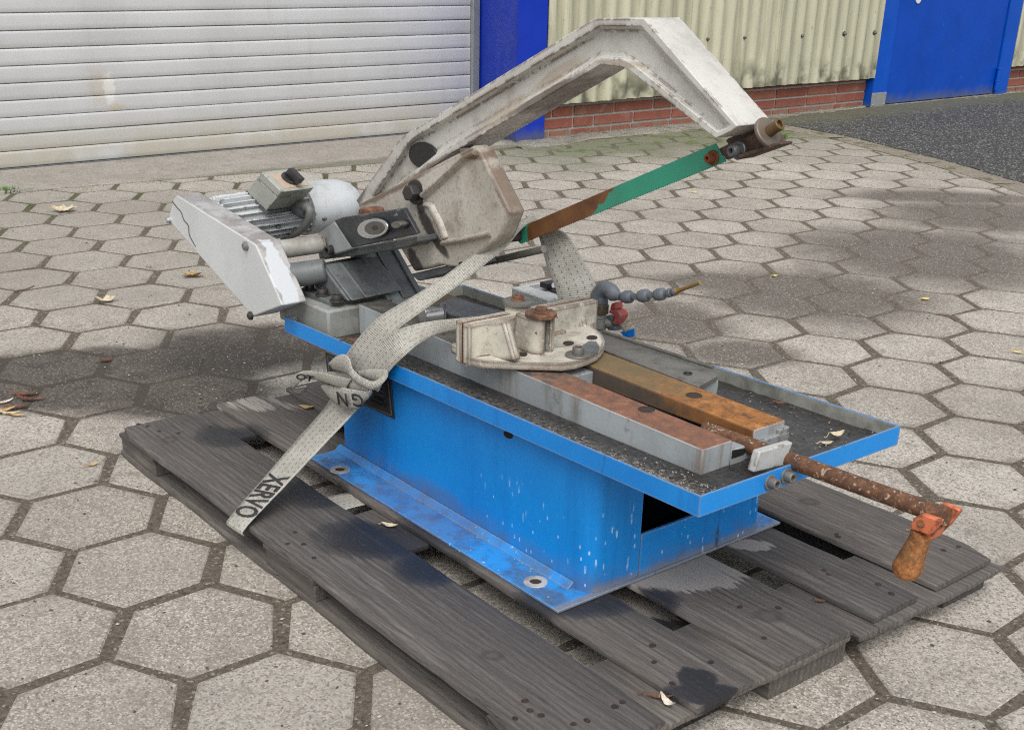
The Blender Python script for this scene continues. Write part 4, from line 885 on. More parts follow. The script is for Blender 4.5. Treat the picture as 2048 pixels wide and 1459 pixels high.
# switch box on the motor
A, B = Y(524, 344, .325), Y(564, 383, .325); D, C_ = Y(588, 337, .400), Y(628, 371, .400); dn = Y(494, 383, .325)-A
ex, ey = B-A, D-A; C_ = A+ex+ey
def sbox(name, a0, a1, b0, b1, d0, d1, m, par=saw, bev=.0012):
    bm = BM(); q = [A+ex*a+ey*b for a, b in ((a0, b0), (a1, b0), (a1, b1), (a0, b1))]; loft(bm, [p+dn*d0 for p in q], [p+dn*d1 for p in q]); return part(name, bm, m, par, bev)
sbw = sbox('switch_box', 0, 1, 0, 1, .30, 1.0, M_SWITCH); sbox('box_lid', -.01, 1.01, -.01, 1.01, 0, .288, M_SWITCH, sbw, .0025)
sbox('box_foot', -.08, 1.06, .04, .98, 1.005, 1.16, M_OILY, sbw)
sbox('face_label', .12, .88, .14, .90, -.012, -.001, painted('label_tan', (.46, .36, .27), .2, .5, .5, True, (.20, .16, .12)), sbw, .0)
bm = BM(); cc = A+ex*.48+ey*.55; q = [cc+ex*.30*cos(t)+ey*.20*sin(t) for t in [2*pi*k/22 for k in range(22)]]; loft(bm, [p-dn*.013 for p in q], [p-dn*.10 for p in q])
q = [cc+ex*a+ey*b for a, b in ((-.22, -.07), (.36, -.07), (.36, .09), (-.22, .09))]; loft(bm, [p-dn*.105 for p in q], [p-dn*.36 for p in q]); part('switch_knob', bm, plain('knob_black', (.022, .021, .022), .4), sbw, .0012)
bm = BM(); tube(bm, [Y(u, v, .392) for u, v in ((600, 410), (613, 413), (619, 424), (614, 446), (596, 464), (566, 474))], lambda t: .0072 if t > .25 else .0095, 10, 6); part('motor_cable', bm, plain('cable_grey', (.17, .175, .165), .5), saw)
bm = BM(); lathe(bm, Y(588, 409, .392), (1, .1, -.25), [(0, .012), (.012, .0145), (.032, .0145), (.040, .010)], 14); part('cable_gland', bm, plain('gland', (.095, .10, .105), .5), saw)

# ---- arm head and black control panel
bm = BM(); prism(bm, [Y(u, v, .322) for u, v in ((630, 471), (668, 442), (705, 497), (638, 519))], (0, .08, 0)); part('arm_head', bm, M_GREY, saw, .003)
bm = BM(); bolt(bm, Y(640, 484, .322), (.3, -1, .1), .0095, .014, .012, .002, hexa=True); part('bolt', bm, M_BOLT, saw, .0006)
bm = BM(); bolt(bm, Y(664, 500, .322), (.3, -1, .1), .0075, .012, .009, .002); part('bolt', bm, M_BOLT, saw, .0005)
fr = [Y(684, 434, .302), Y(808, 417, .302), Y(836, 468, .302), Y(720, 492, .302)]
bm = BM(); bk = [Y(668, 441, .320), fr[1]+Vector((-.006, .010, 0)), fr[2]+Vector((-.006, .010, 0)), Y(704, 496, .320)]; loft(bm, fr, bk); part('control_panel', bm, M_BLACK, saw, .0018)
bm = BM(); prism(bm, [Y(u, v, .335) for u, v in ((640, 520), (705, 497), (834, 472), (836, 484), (815, 494), (735, 508))], (0, .05, 0)); part('arm_underside', bm, M_OILY, saw, .002)
fy = lambda y: (lambda u, v: Y(u, v, y))
def edisc(name, u, v, a, b, y, dy, m, rot=-.1, bev=.0008, n=34, par=saw):
    bm = BM(); prism(bm, ell(u, v, a, b, fy(y), n, rot), (0, dy, 0)); return part(name, bm, m, par, bev)
dial = edisc('dial', 744, 457, 33, 22, .2990, .0028, M_BLACK); edisc('dial_barrel', 741, 458, 27, 19, .2930, .0058, M_CHROME, par=dial)
edisc('dial_ring', 748, 456, 27, 18.5, .2905, .0024, M_CHROME, par=dial); edisc('dial_cap', 748.5, 456, 20, 13.5, .2897, .0007, painted('cap_worn', (.085, .078, .07), .3, .7, .4), par=dial); edisc('dial_screw', 749, 455, 6, 4.5, .2888, .0008, M_BOLT, par=dial)
edisc('push_button', 804, 449, 12, 9, .2990, .0028, plain('button_black', (.015, .015, .015), .4)); bm = BM(); prism(bm, ell(806, 448, 9.5, 7, fy(.2990), 24), (0, -.013, 0)); part('button_stem', bm, M_STEEL, saw, .001)
bm = BM(); prism(bm, [Y(u, v, .3014) for u, v in ((787, 432), (793, 425), (796, 431))], (0, .0005, 0)); part('panel_mark', bm, plain('mark', (.16, .17, .15), .5), saw)
bm = BM(); prism(bm, [Y(u, v, .345) for u, v in ((716, 418), (726, 415), (740, 418), (742, 432), (715, 436))], (0, .03, 0)); part('arm_lug', bm, M_BOLTR, saw, .003)

# ---- bow
YB, YW, YF = .400, .413, .462
OUT = [(712, 401), (797, 281), (806, 272), (1188, 37), (1288, 37), (1474, 252), (1462, 262), (1431, 277), (1417, 267), (1259, 142), (1243, 134), (1201, 129), (905, 305), (730, 430)]
INN = [(745, 392), (817, 285), (824, 277), (1200, 52), (1282, 52), (1461, 250), (1455, 256), (1436, 264), (1426, 256), (1268, 130), (1247, 118), (1203, 115), (893, 298), (752, 402)]
WEB = [(757, 389), (825, 290), (832, 284), (1208, 60), (1277, 60), (1450, 251), (1447, 253), (1438, 256), (1430, 250), (1274, 123), (1250, 109), (1204, 106), (886, 291), (763, 393)]
bm = BM(); n = len(OUT)
o_ = [bm.verts.new(Y(u, v, YB)) for u, v in OUT]; i_ = [bm.verts.new(Y(u, v, YB)) for u, v in INN]; wv = [bm.verts.new(Y(u, v, YW)) for u, v in WEB]; bk = [bm.verts.new(Vector((v.co.x, YF, v.co.z))) for v in o_]
for k in range(n):
    j = (k+1) % n; bm.faces.new((o_[k], o_[j], i_[j], i_[k])); bm.faces.new((i_[k], i_[j], wv[j], wv[k])); bm.faces.new((o_[j], o_[k], bk[k], bk[j]))
bm.faces.new(wv); bm.faces.new(bk[::-1])
part('bow', bm, M_BOW, saw, .0035, 3)
bm = BM(); prism(bm, ell(845, 311, 29.5, 25.5, fy(YW-.006), 40, .55), (0, .005, 0)); part('bow_plug', bm, plain('plug_black', (.012, .012, .013), .35), saw, .0015)
# slider housing
HS = [(714, 409), (800, 366), (944, 292), (957, 299), (1020, 425), (1004, 466), (996, 480), (952, 514), (945, 522), (928, 540), (915, 538), (880, 530), (862, 535), (828, 543), (790, 480), (735, 440)]
bm = BM(); YS = .371; f = [Y(u, v, YS) for u, v in HS]; b2 = [p+Vector((0, .0285, 0)) for p in f]; loft(bm, f, b2)
sl = part('slider', bm, M_SLIDE, saw, .004, 3)
def rib(pts, wpx, hgt=.009):
    bm = BM(); Pn = [Vector(p) for p in pts]; Lq, Rq = [], []
    for i, p in enumerate(Pn):
        d = (Pn[min(i+1, len(Pn)-1)]-Pn[max(i-1, 0)]).normalized(); nn = Vector((-d.y, d.x))*wpx/2; Lq.append(p+nn); Rq.append(p-nn)
    q = Lq+Rq[::-1]; base = [Y(*k, YS+.001) for k in q]; mid = sum(base, Vector())/len(base)
    top_ = []
    for a_, b_ in zip(Lq, Rq): top_.append(a_.lerp(b_, .28))
    for a_, b_ in zip(Lq[::-1], Rq[::-1]): top_.append(b_.lerp(a_, .28))
    tp_ = [Y(*k, YS)-Vector((0, hgt, 0)) for k in top_]; n = len(q); a_ = [bm.verts.new(p) for p in base]; b_ = [bm.verts.new(p) for p in tp_]
    for k in range(n): bm.faces.new((a_[k], a_[(k+1) % n], b_[(k+1) % n], b_[k]))
    m_ = len(Pn)
    for k in range(m_-1): bm.faces.new((b_[k], b_[k+1], b_[n-2-k], b_[n-1-k]))
    bm.faces.new((b_[0], b_[n-1], a_[n-1], a_[0])) if False else None
    part('slider_rib', bm, M_SLIDE, sl, .0025, angle=60)
rib([(848, 392), (885, 360), (930, 318), (955, 305)], 17); rib([(850, 408), (863, 412), (880, 444), (892, 478)], 15, .0055); rib([(888, 486), (925, 480), (983, 467)], 15)
bm = BM(); prism(bm, [Y(u, v, .425) for u, v in ((945, 293), (975, 294), (992, 306), (1041, 421), (1012, 470), (990, 482), (960, 400))], (0, -.0255, 0)); part('slider_back', bm, painted('slider_edge_dark', (.16, .135, .12), .8, .6, .55, True, (.06, .045, .035), cast=.2), sl, .003)
bm = BM(); bolt(bm, Y(834, 384, YS), (.25, -1, .05), .013, .018, .019, .004, hexa=True); part('bolt', bm, M_BOLT, sl, .0008)
bm = BM(); prism(bm, ell(922, 528, 5, 5, fy(YS-.0006), 16), (0, .002, 0)); part('slider_hole', bm, M_VOID, sl)
bm = BM(); prism(bm, [Y(u, v, .385) for u, v in ((820, 548), (880, 534), (935, 520), (945, 530), (900, 545), (836, 562))], (0, .05, 0)); part('slider_guide', bm, M_OILY, saw, .002)
bm = BM(); tube(bm, [Y(940, 531, .440), Y(1010, 516, .44), Y(1088, 498, .440)], .0055, 12, 1); part('guide_rod', bm, M_STEEL, saw)
# blade
YL = .434; bm = BM(); lo0, lo1 = Vector((1040, 488)), Vector((1451, 323)); up = [(1430, 287), (1046, 452), (1034, 458), (1030, 476)]
pts = [Y(u, v, YL) for u, v in up]; nt_ = 92
for k in range(nt_):
    a = lo0.lerp(lo1, k/nt_); b = lo0.lerp(lo1, (k+.75)/nt_); pts += [Y(a.x, a.y-.9, YL), Y(b.x, b.y+1.0, YL)]
pts.append(Y(1451, 322, YL)); prism(bm, pts, (0, .0022, 0))
m = Mat('blade', .55); s = m.sep(); n = m.noise(40, det=6, rough=.7); gx = Y(1225, 380, YL).x; lx = Y(1056, 468, YL).x
slz = m.ma('SUBTRACT', s[2], m.ma('MULTIPLY', s[0], .47))
gm = m.mr(m.ma('ADD', m.ma('ADD', s[0], m.ma('MULTIPLY', m.ma('SUBTRACT', n, .5), .075)), m.ma('MULTIPLY', m.ma('SUBTRACT', slz, Y(1225, 380, YL).z-.47*gx), -2.0)), gx-.002, gx+.002)
gm = m.ma('MAXIMUM', gm, m.mr(m.ma('ADD', s[0], m.ma('MULTIPLY', m.ma('SUBTRACT', n, .5), .05)), lx+.002, lx-.002))
gr_ = m.mix(m.mr(m.noise(9, det=4), .35, .65), (.028, .265, .165), (.034, .215, .140)); gr_ = m.mix(m.mr(n, .66, .76, 0, .8), gr_, (.05, .07, .04))
ru = m.ramp(m.noise(28, m.map(sc=(1, 1, 1)), det=7, rough=.75), [(.25, (.055, .022, .010)), (.5, (.125, .050, .014)), (.75, (.19, .085, .025))])
M_BLADE = m.fin(m.mix(gm, ru, gr_), m.mr(gm, 0, 1, .75, .45), m.bump(m.noise(200, det=4), .15, .001))
part('blade', bm, M_BLADE, saw, .0003, 1)
M_BRN = rusty('bracket_rust', (.050, .030, .022), (.085, .046, .030), (.028, .020, .017), 1.0, .7)
parts_px('blade_link', [([(1436, 298), (1456, 288), (1520, 262), (1540, 290), (1472, 312), (1452, 320)], YL+.0025, .008)], M_BRN, .0015)
parts_px('blade_bracket', [([(1450, 281), (1455, 277), (1512, 253), (1540, 252), (1562, 286), (1538, 292), (1500, 300), (1458, 292)], YL+.011, .012), ([(1471, 313), (1480, 319), (1562, 290), (1560, 284), (1537, 289), (1478, 309)], YL-.012, .022)], M_BRN, .002)
bd = (Y(1451, 322, YL)-Y(1040, 488, YL)).normalized()
bm = BM(); p = Y(1532, 268, YL-.004); ad = (bd+Vector((.0, .0, .25))).normalized(); lathe(bm, p, ad, [(0, .0185), (.004, .0190), (.0055, .0175)], 30); part('washer', bm, metalish('washer_brown', (.20, .16, .125), .5, .4, .5), saw, .0008)
bm = BM(); cyl(bm, p+ad*.0055, p+ad*.018, .0068, n=22); lathe(bm, p+ad*.018, ad, [(0, .0072), (.005, .0072), (.0055, .0068), (.0055, .0042), (.001, .004)], 20); part('tension_bolt', bm, metalish('brass_bolt', (.24, .15, .06), .45, .6, .5), saw, .0006)
bm = BM(); p = Y(1480, 301, YL-.001); lathe(bm, p, (0, -1, .05), [(0, .0105), (.003, .0108), (.004, .010), (.004, .0075), (.014, .0078), (.0165, .006), (.0165, .0032), (.010, .003)], 22); part('blade_bolt', bm, metalish('bolt_grey', (.12, .125, .13), .5, .5, .4), saw)
bm = BM(); p = Y(1427, 315, YL-.0002); lathe(bm, p, (.1, -1, .0), [(0, .0088), (.002, .0090), (.003, .0082), (.003, .0058), (.012, .0056), (.0135, .0048), (.0135, .0026), (.008, .0024)], 20); part('blade_pin', bm, rusty('pin_rust', (.12, .035, .014), (.20, .06, .02), (.06, .02, .012)), saw)
bm = BM(); p = Y(1038, 472, YL-.0004); lathe(bm, p, (.05, -1, .02), [(0, .0072), (.016, .0072), (.018, .006)], 16); part('blade_pin', bm, M_BOLT, saw)

# ---- coolant hose, cock and terminal box on the far lip
YH = .600
def hp(u, v): return Y(u, v, YH)
def hr(px): return px/1330.0
M_HOSE = plain('hose_grey', (.135, .15, .17), .5, 0, .25); M_HOSE2 = plain('hose_dark', (.075, .085, .10), .5)
fb = hp(1197, 668)
bm = BM(); lathe(bm, fb, (0, 0, 1), [(0, .0115), (.011, .0115)], 20); lathe(bm, fb+Vector((0, 0, .011)), (0, 0, 1), [(0, .0135), (.016, .0135)], 20); lathe(bm, fb+Vector((0, 0, .027)), (0, 0, 1), [(0, .0115), (.008, .0115)], 20)
cyl(bm, fb+Vector((0, 0, .020)), fb+Vector((.018, .012, .020)), .008, n=14); part('cock_body', bm, painted('cock_grey', (.20, .205, .19), .3, .6, .45, False), saw, .001)
bm = BM(); lathe(bm, fb+Vector((0, 0, .035)), (0, 0, 1), [(0, .0150), (.016, .0150)], 6); part('hex_nut', bm, metalish('brass_dull', (.115, .095, .06), .5, .5, .5), saw, .0012)
bm = BM(); lathe(bm, fb+Vector((0, 0, .051)), (0, 0, 1), [(0, .0128), (.010, .0128), (.012, .0115), (.020, .0115)], 22); part('hose_socket', bm, M_HOSE2, saw, .001)
e0 = hp(1199, 594); bm = BM(); tube(bm, [hp(1197, 604), hp(1199, 589), hp(1209, 577), hp(1222, 581), hp(1229, 589)], lambda t: hr(19-5*t), 20, 6); part('hose_elbow', bm, M_HOSE, saw)
pth = [hp(u, v) for u, v in ((1222, 586), (1238, 592), (1256, 593.5), (1289, 591), (1322, 588), (1345, 584), (1357, 581))]
def bead(i0, f0, prof, m):
    a, b = pth[i0], pth[i0+1]; d = (b-a); p = a+d*f0; bm = BM(); lathe(bm, p, d, [(hr(t), hr(r)) for t, r in prof], 24); part('hose_bead', bm, m, saw)
bead(0, .25, [(-12, 9), (-9, 13.5), (0, 15.5), (9, 13), (16, 9), (24, 8.5)], M_HOSE)
SEG = [(-19, 7), (-14, 8), (-13.5, 11.5), (-7, 12.5), (-6, 13.6), (6, 13.4), (10, 11), (13, 7.5), (20, 6.8)]
bead(2, .0, SEG, M_HOSE); bead(3, .0, SEG, M_HOSE); bead(4, -.03, [(t, r*.93) for t, r in SEG], M_HOSE)
bead(5, -.2, [(-8, 6.5), (-7, 9), (0, 9), (1, 7.5), (6, 7.3), (7, 8), (11, 7.8), (14, 5)], M_HOSE)
bm = BM(); tube(bm, [pth[6]+(pth[6]-pth[5])*-.3, pth[6], hp(1368, 577), hp(1400, 565)], lambda t: hr(7-3*min(1, t*2)), 14, 4)
part('brass_nozzle', bm, metalish('brass', (.42, .27, .09), .4, .7, .4, (.12, .08, .03)), saw)
bm = BM(); hv = [(1219, 619), (1222, 607), (1231, 604), (1232, 619)]; prism(bm, [Y(u, v, .604) for u, v in hv], (0, .016, 0))
prism(bm, [Y(u, v, .602) for u, v in ((1216, 625), (1219, 619), (1234, 620), (1241, 629), (1240, 637), (1230, 651), (1222, 648), (1228, 634), (1226, 629))], (0, .018, 0)); part('cock_lever', bm, painted('lever_red', (.36, .06, .05), .3, .3, .5, False, (.12, .03, .03)), saw, .0025)
bm = BM(); prism(bm, [Y(u, v, .606) for u, v in ((1212, 630), (1226, 634), (1221, 650), (1231, 652), (1230, 662), (1214, 660))], (0, .015, 0)); part('cock_back', bm, M_OILY, saw, .002)
bm = BM(); tube(bm, [Y(1234, 643, .612), Y(1252, 664, .612)], .002, 6, 1); part('lever_pin', bm, M_STEEL, saw)
bm = BM(); prism(bm, [Y(u, v, .622) for u, v in ((1240, 664), (1269, 656), (1268, 673), (1250, 676))], (0, .003, 0)); part('lip_bracket', bm, M_BLUE, saw, .0008)
A0 = Y(1023, 574, .59); bx_, by_ = .098, .085
bm = BM(); z1_ = A0.z; box(bm, A0.x, A0.x+bx_, A0.y, A0.y+by_, z1_-.030, z1_); tb = part('terminal_box', bm, painted('box_white', (.56, .57, .555), .4, .45, .5, False, (.14, .13, .11)), saw, .0025)
bm = BM(); box(bm, A0.x+.052, A0.x+.093, A0.y+.035, A0.y+.105, z1_+.0003, z1_+.004); box(bm, A0.x+.040, A0.x+.058, A0.y+.030, A0.y+.105, z1_+.0042, z1_+.014); part('terminal_strip', bm, plain('strip_black', (.015, .015, .017), .35), tb, .001)
for k in range(3):
    p = Vector((A0.x+.0582, A0.y+.045+k*.022, z1_+.0095)); bm = BM(); cyl(bm, p, p+Vector((.0012, 0, 0)), .0045, n=14); part('terminal_hole', bm, plain('hole_white', (.72, .72, .72), .5), tb)
bm = BM(); box(bm, A0.x+.06, A0.x+.10, A0.y+.045, A0.y+.10, z1_+.0043, z1_+.0065); part('terminal_cover', bm, plain('cover_mauve', (.20, .19, .22), .5), tb, .0005)
bm = BM(); box(bm, A0.x+.012, A0.x+.03, A0.y+.03, A0.y+.055, z1_, z1_+.0006); part('box_print', bm, plain('box_print', (.30, .30, .29), .6), tb)
bm = BM(); mbox(bm, A0.x-.004, A0.x+.08, T1+.0005, T1+.08, HT-.006, HT-.003); part('box_shelf', bm, M_BLUE, saw)
# little polished part and black slide in the rear of the tray
bm = BM(); p = Hh(845, 633, .30); lathe(bm, p, (.2, 1, 0), [(0, .016), (.03, .016)], 22); part('polished_pin', bm, M_CHROME, saw, .001)
bm = BM(); q = [Hh(u, v, .288) for u, v in ((862, 612), (905, 594), (1010, 622), (985, 640), (925, 636))]; prism(bm, q, (0, 0, -.02)); part('black_slide', bm, M_OILY, saw, .002)
bm = BM(); q = [Hh(u, v, .290) for u, v in ((838, 612), (893, 606), (893, 640), (850, 630))]; prism(bm, q, (0, 0, -.02)); part('stop_block', bm, plain('gloss_black', (.012, .013, .016), .18), saw, .003)

# ================================================================== LASHING STRAP
m = Mat('webbing', .85, spec=.25); uv = m.nd('ShaderNodeUVMap').outputs[0]; su = m.sep(uv); fine = m.noise(120, det=5, rough=.7)
c = m.mix(m.mr(m.noise(14, det=5), .35, .65), (.42, .405, .36), (.32, .305, .265)); c = m.mix(m.mr(fine, .45, .75, 0, .5), c, (.22, .20, .165))
wv_ = m.ma('SINE', m.ma('MULTIPLY', su[1], 2*pi/.0034)); c = m.mix(m.mr(wv_, .2, 1, 0, .20), c, (.20, .185, .15))
row = m.ma('FRACT', m.ma('MULTIPLY', su[0], 5.0)); isrow = m.ma('LESS_THAN', m.ma('ABSOLUTE', m.ma('SUBTRACT', row, .5)), .07)
rid = m.ma('FLOOR', m.ma('MULTIPLY', su[0], 5.0)); ph = m.ma('FRACT', m.ma('ADD', m.ma('MULTIPLY', su[1], 1/.0095), m.ma('MULTIPLY', rid, .43))); dash = m.ma('LESS_THAN', ph, .42)
c = m.mix(m.ma('MULTIPLY', m.ma('MULTIPLY', isrow, dash), .7), c, (.06, .055, .05))
c = m.mix(m.mr(m.ma('ABSOLUTE', m.ma('SUBTRACT', su[0], .5)), .43, .5, 0, .35), c, (.50, .48, .42))
M_WEB = m.fin(c, None, m.bump(m.ma('ADD', wv_, m.ma('MULTIPLY', fine, 1.5)), .4, .0012))
M_INK = plain('print_black', (.028, .028, .030), .8, 0, .4)
strap = thing('lashing_strap', 'dirty white lashing strap knotted over the near tray lip, black letters printed on it', 'strap', (.45, .21, .2))
def ribbon(name, E, sub=7, cross=6, sag=0.0, th=.0016, v0=0.0):
    """E = list of (left point, right point)"""
    A = catmull([e[0] for e in E], sub); B = catmull([e[1] for e in E], sub); bm = BM(); uvl = bm.loops.layers.uv.new('UVMap'); rows = []; v = v0; vs = []
    for i in range(len(A)):
        if i: v += ((A[i]+B[i])/2-(A[i-1]+B[i-1])/2).length
        vs.append(v); d = (A[min(i+1, len(A)-1)]-A[max(i-1, 0)]).normalized(); nn = d.cross(B[i]-A[i]).normalized()
        if nn.dot(CAM_LOC-A[i]) < 0: nn = -nn
        rows.append([bm.verts.new(A[i].lerp(B[i], k/cross)+nn*(sag*sin(pi*k/cross)+rnd.uniform(-.0003, .0003))) for k in range(cross+1)])
    for i in range(len(rows)-1):
        for k in range(cross):
            f = bm.faces.new((rows[i][k], rows[i+1][k], rows[i+1][k+1], rows[i][k+1]))
            for lp, (uu, vv) in zip(f.loops, ((k/cross, vs[i]), (k/cross, vs[i+1]), ((k+1)/cross, vs[i+1]), ((k+1)/cross, vs[i]))): lp[uvl].uv = (uu, vv)
    o = part(name, bm, M_WEB, strap, angle=180); so = o.modifiers.new('solid', 'SOLIDIFY'); so.thickness = th; so.offset = -1
    return o
def E(u, v, y, wu, wv, y2=None): return (Y(u-wu, v-wv, y), Y(u+wu, v+wv, y if y2 is None else y2))
def strand(P):
    '''P = [(u, v, y, half width in photo px)], width square to the run of the strap'''
    o = []
    for i, (u, v, y, hw) in enumerate(P):
        a, b = P[max(i-1, 0)], P[min(i+1, len(P)-1)]; d = Vector((b[0]-a[0], b[1]-a[1])).normalized(); o.append(E(u, v, y, -d.y*hw, d.x*hw))
    return o
# upper strand to the blade end
ribbon('upper_strand', strand([(700, 752, .220, 30), (728, 706, .226, 28), (762, 664, .240, 26), (784, 641, .256, 21), (840, 604, .296, 17.5), (900, 563, .336, 16), (960, 517, .372, 15), (1002, 486, .396, 13), (1031, 458, .418, 9), (1052, 443, .438, 7), (1072, 437, .452, 6)]), sag=.002)
ribbon('far_strand', [E(1062, 436, .455, 12, 4), E(1084, 448, .50, 18, 4, .515), E(1108, 474, .545, 30, 0, .585), E(1132, 530, .545, 38, -2, .600), E(1152, 575, .545, 40, -4, .605), E(1160, 620, .545, 40, -4, .605)], sag=.003)
ribbon('lower_strand', strand([(730, 768, .217, 30), (757, 724, .222, 28), (796, 688, .234, 26), (832, 668, .256, 20), (870, 656, .280, 15), (910, 649, .30, 12), (970, 642, .33, 11)]), sag=.002)
# main strand down to the pallet edge
P0, P1 = (Y(653, 812, .212), Y(712, 822, .212)), (Z(464, 1034, T+.0022)+Vector((0, -.003, 0)), Z(496, 1054, T+.0022)+Vector((0, -.003, 0)))
mid = [(P0[0].lerp(P1[0], t), P0[1].lerp(P1[1], t)) for t in (0, .33, .66, 1)]
up0 = (Y(672, 770, .218), Y(742, 778, .218)); dn0 = (P1[0]+Vector((-.001, -.003, -.012)), P1[1]+Vector((-.001, -.003, -.012))); dn1 = (P1[0]+Vector((0, .03, -.016)), P1[1]+Vector((0, .03, -.016)))
ribbon('main_strand', [up0]+mid+[dn0], sub=8, sag=.0008)
g = [Z(u, v, T-BT*1.1) for u, v in ((664, 990), (690, 1018), (727, 1008), (703, 984))]
ribbon('under_strand', [(g[0]+(g[0]-g[3])*1.6+Vector((0, 0, -.004)), g[1]+(g[1]-g[2])*1.6+Vector((0, 0, -.004))), (g[0], g[1]), (g[3], g[2]), (g[3]+(g[3]-g[0])*1.2+Vector((0, 0, -.003)), g[2]+(g[2]-g[1])*1.2+Vector((0, 0, -.003)))])
# knot
def EE(a, b, y): return (Y(a[0], a[1], y), Y(b[0], b[1], y))
ribbon('knot', [EE((642, 746), (644, 766), .213), EE((662, 743), (655, 767), .208), EE((690, 747), (682, 778), .205), EE((712, 757), (709, 785), .204), EE((740, 773), (737, 790), .207)], sag=.003)
ribbon('knot_pouch', [EE((645, 769), (646, 775), .207), EE((654, 770), (656, 793), .202), EE((672, 773), (672, 808), .198), EE((694, 776), (690, 816), .196), EE((716, 780), (714, 818), .197), EE((736, 782), (729, 804), .201), EE((742, 777), (739, 790), .207)], sag=.0035)
ribbon('knot_collar', [EE((661, 723), (662, 731), .213), EE((671, 713), (667, 740), .204), EE((688, 708), (684, 745), .200), EE((699, 718), (697, 751), .197), EE((704, 735), (711, 765), .194), EE((718, 750), (727, 775), .193), EE((736, 759), (745, 780), .194), EE((751, 761), (762, 769), .201), EE((763, 752), (775, 753), .212), EE((766, 742), (776, 740), .221)], sag=.004)
ribbon('knot_loop', [EE((715, 741), (720, 753), .213), EE((740, 738), (738, 760), .208), EE((760, 738), (756, 765), .209), EE((776, 742), (769, 763), .219)], sag=.003)
ribbon('loose_end', [EE((704, 758), (692, 779), .200), EE((668, 750), (664, 768), .195), EE((640, 744), (636, 759), .191), EE((615, 741), (612, 756), .188), EE((597, 746), (602, 764), .186), EE((584, 757), (594, 769), .187), EE((581, 768), (590, 775), .191), EE((586, 776), (600, 773), .197), EE((593, 786), (612, 771), .203), EE((601, 788), (614, 776), .209)], sag=.0015)
def lettering(name, txt, o, ex, ey, par, spacing=1.0, bold=.012):
    cu = bpy.data.curves.new('print', 'FONT'); cu.body = txt; cu.align_x = 'CENTER'; cu.align_y = 'CENTER'; cu.size = 1; cu.space_character = spacing; cu.offset = bold; cu.resolution_u = 3
    ob = bpy.data.objects.new('print', cu); COL.objects.link(ob); bpy.context.view_layer.update()
    me = bpy.data.meshes.new_from_object(ob.evaluated_get(bpy.context.evaluated_depsgraph_get())); bpy.data.objects.remove(ob)
    bm = BM(); bm.from_mesh(me); bpy.data.meshes.remove(me); nz = ex.cross(ey).normalized()
    for v in bm.verts: v.co = o+ex*v.co.x+ey*v.co.y+nz*.0004
    r = bmesh.ops.extrude_face_region(bm, geom=list(bm.faces)); bmesh.ops.translate(bm, vec=nz*.0004, verts=[q for q in r['geom'] if isinstance(q, bmesh.types.BMVert)])
    return part(name, bm, M_INK, par, smooth=False)
ms = [o for o in strap.children if o.name.startswith('main_strand')][0]
cen = lambda t: (P0[0].lerp(P1[0], t)+P0[1].lerp(P1[1], t))/2
la, lb_ = cen(.60), cen(.975); exv = (lb_-la); wid = (P0[1].lerp(P1[1], .8)-P0[0].lerp(P1[0], .8)); eyv = (wid-exv*(wid.dot(exv)/exv.dot(exv))).normalized()
eu = exv.normalized(); nn = eu.cross(eyv); lift = nn*(.0034 if nn.dot(CAM_LOC-la) > 0 else -.0034)
lettering('printed_letters', 'XERVO', (la+lb_)/2+lift, eu*(exv.length/3.45), eyv*(wid.length*1.22), ms, 1.0, .015)
kp = [o for o in strap.children if o.name.startswith('knot_pouch')][0]; le = [o for o in strap.children if o.name.startswith('loose_end')][0]
def flat(u, v, y, du, dv, eu_, ev_): # two pixel directions on a y plane
    o = Y(u, v, y); return o, Y(u+du, v+dv, y)-o, Y(u+eu_, v+ev_, y)-o
for ch, u, v, du, dv, e1, e2 in (('G', 716, 799, -34, -6, 6, 36), ('N', 685, 796, -30, -8, 5, 36)):
    o, ex_, ey_ = flat(u, v, .1885, du, dv, e1, e2); lettering('printed_letters', ch, o, ex_, ey_, kp, 1, .02)
o, ex_, ey_ = flat(603, 754, .1835, 26, 4, 4, -16); lettering('printed_letters', 'O', o, ex_, ey_, le, 1, .03)
o, ex_, ey_ = flat(620, 757, .1845, 24, 6, 4, -16); lettering('printed_letters', 'T', o, ex_, ey_, le, 1, .03)

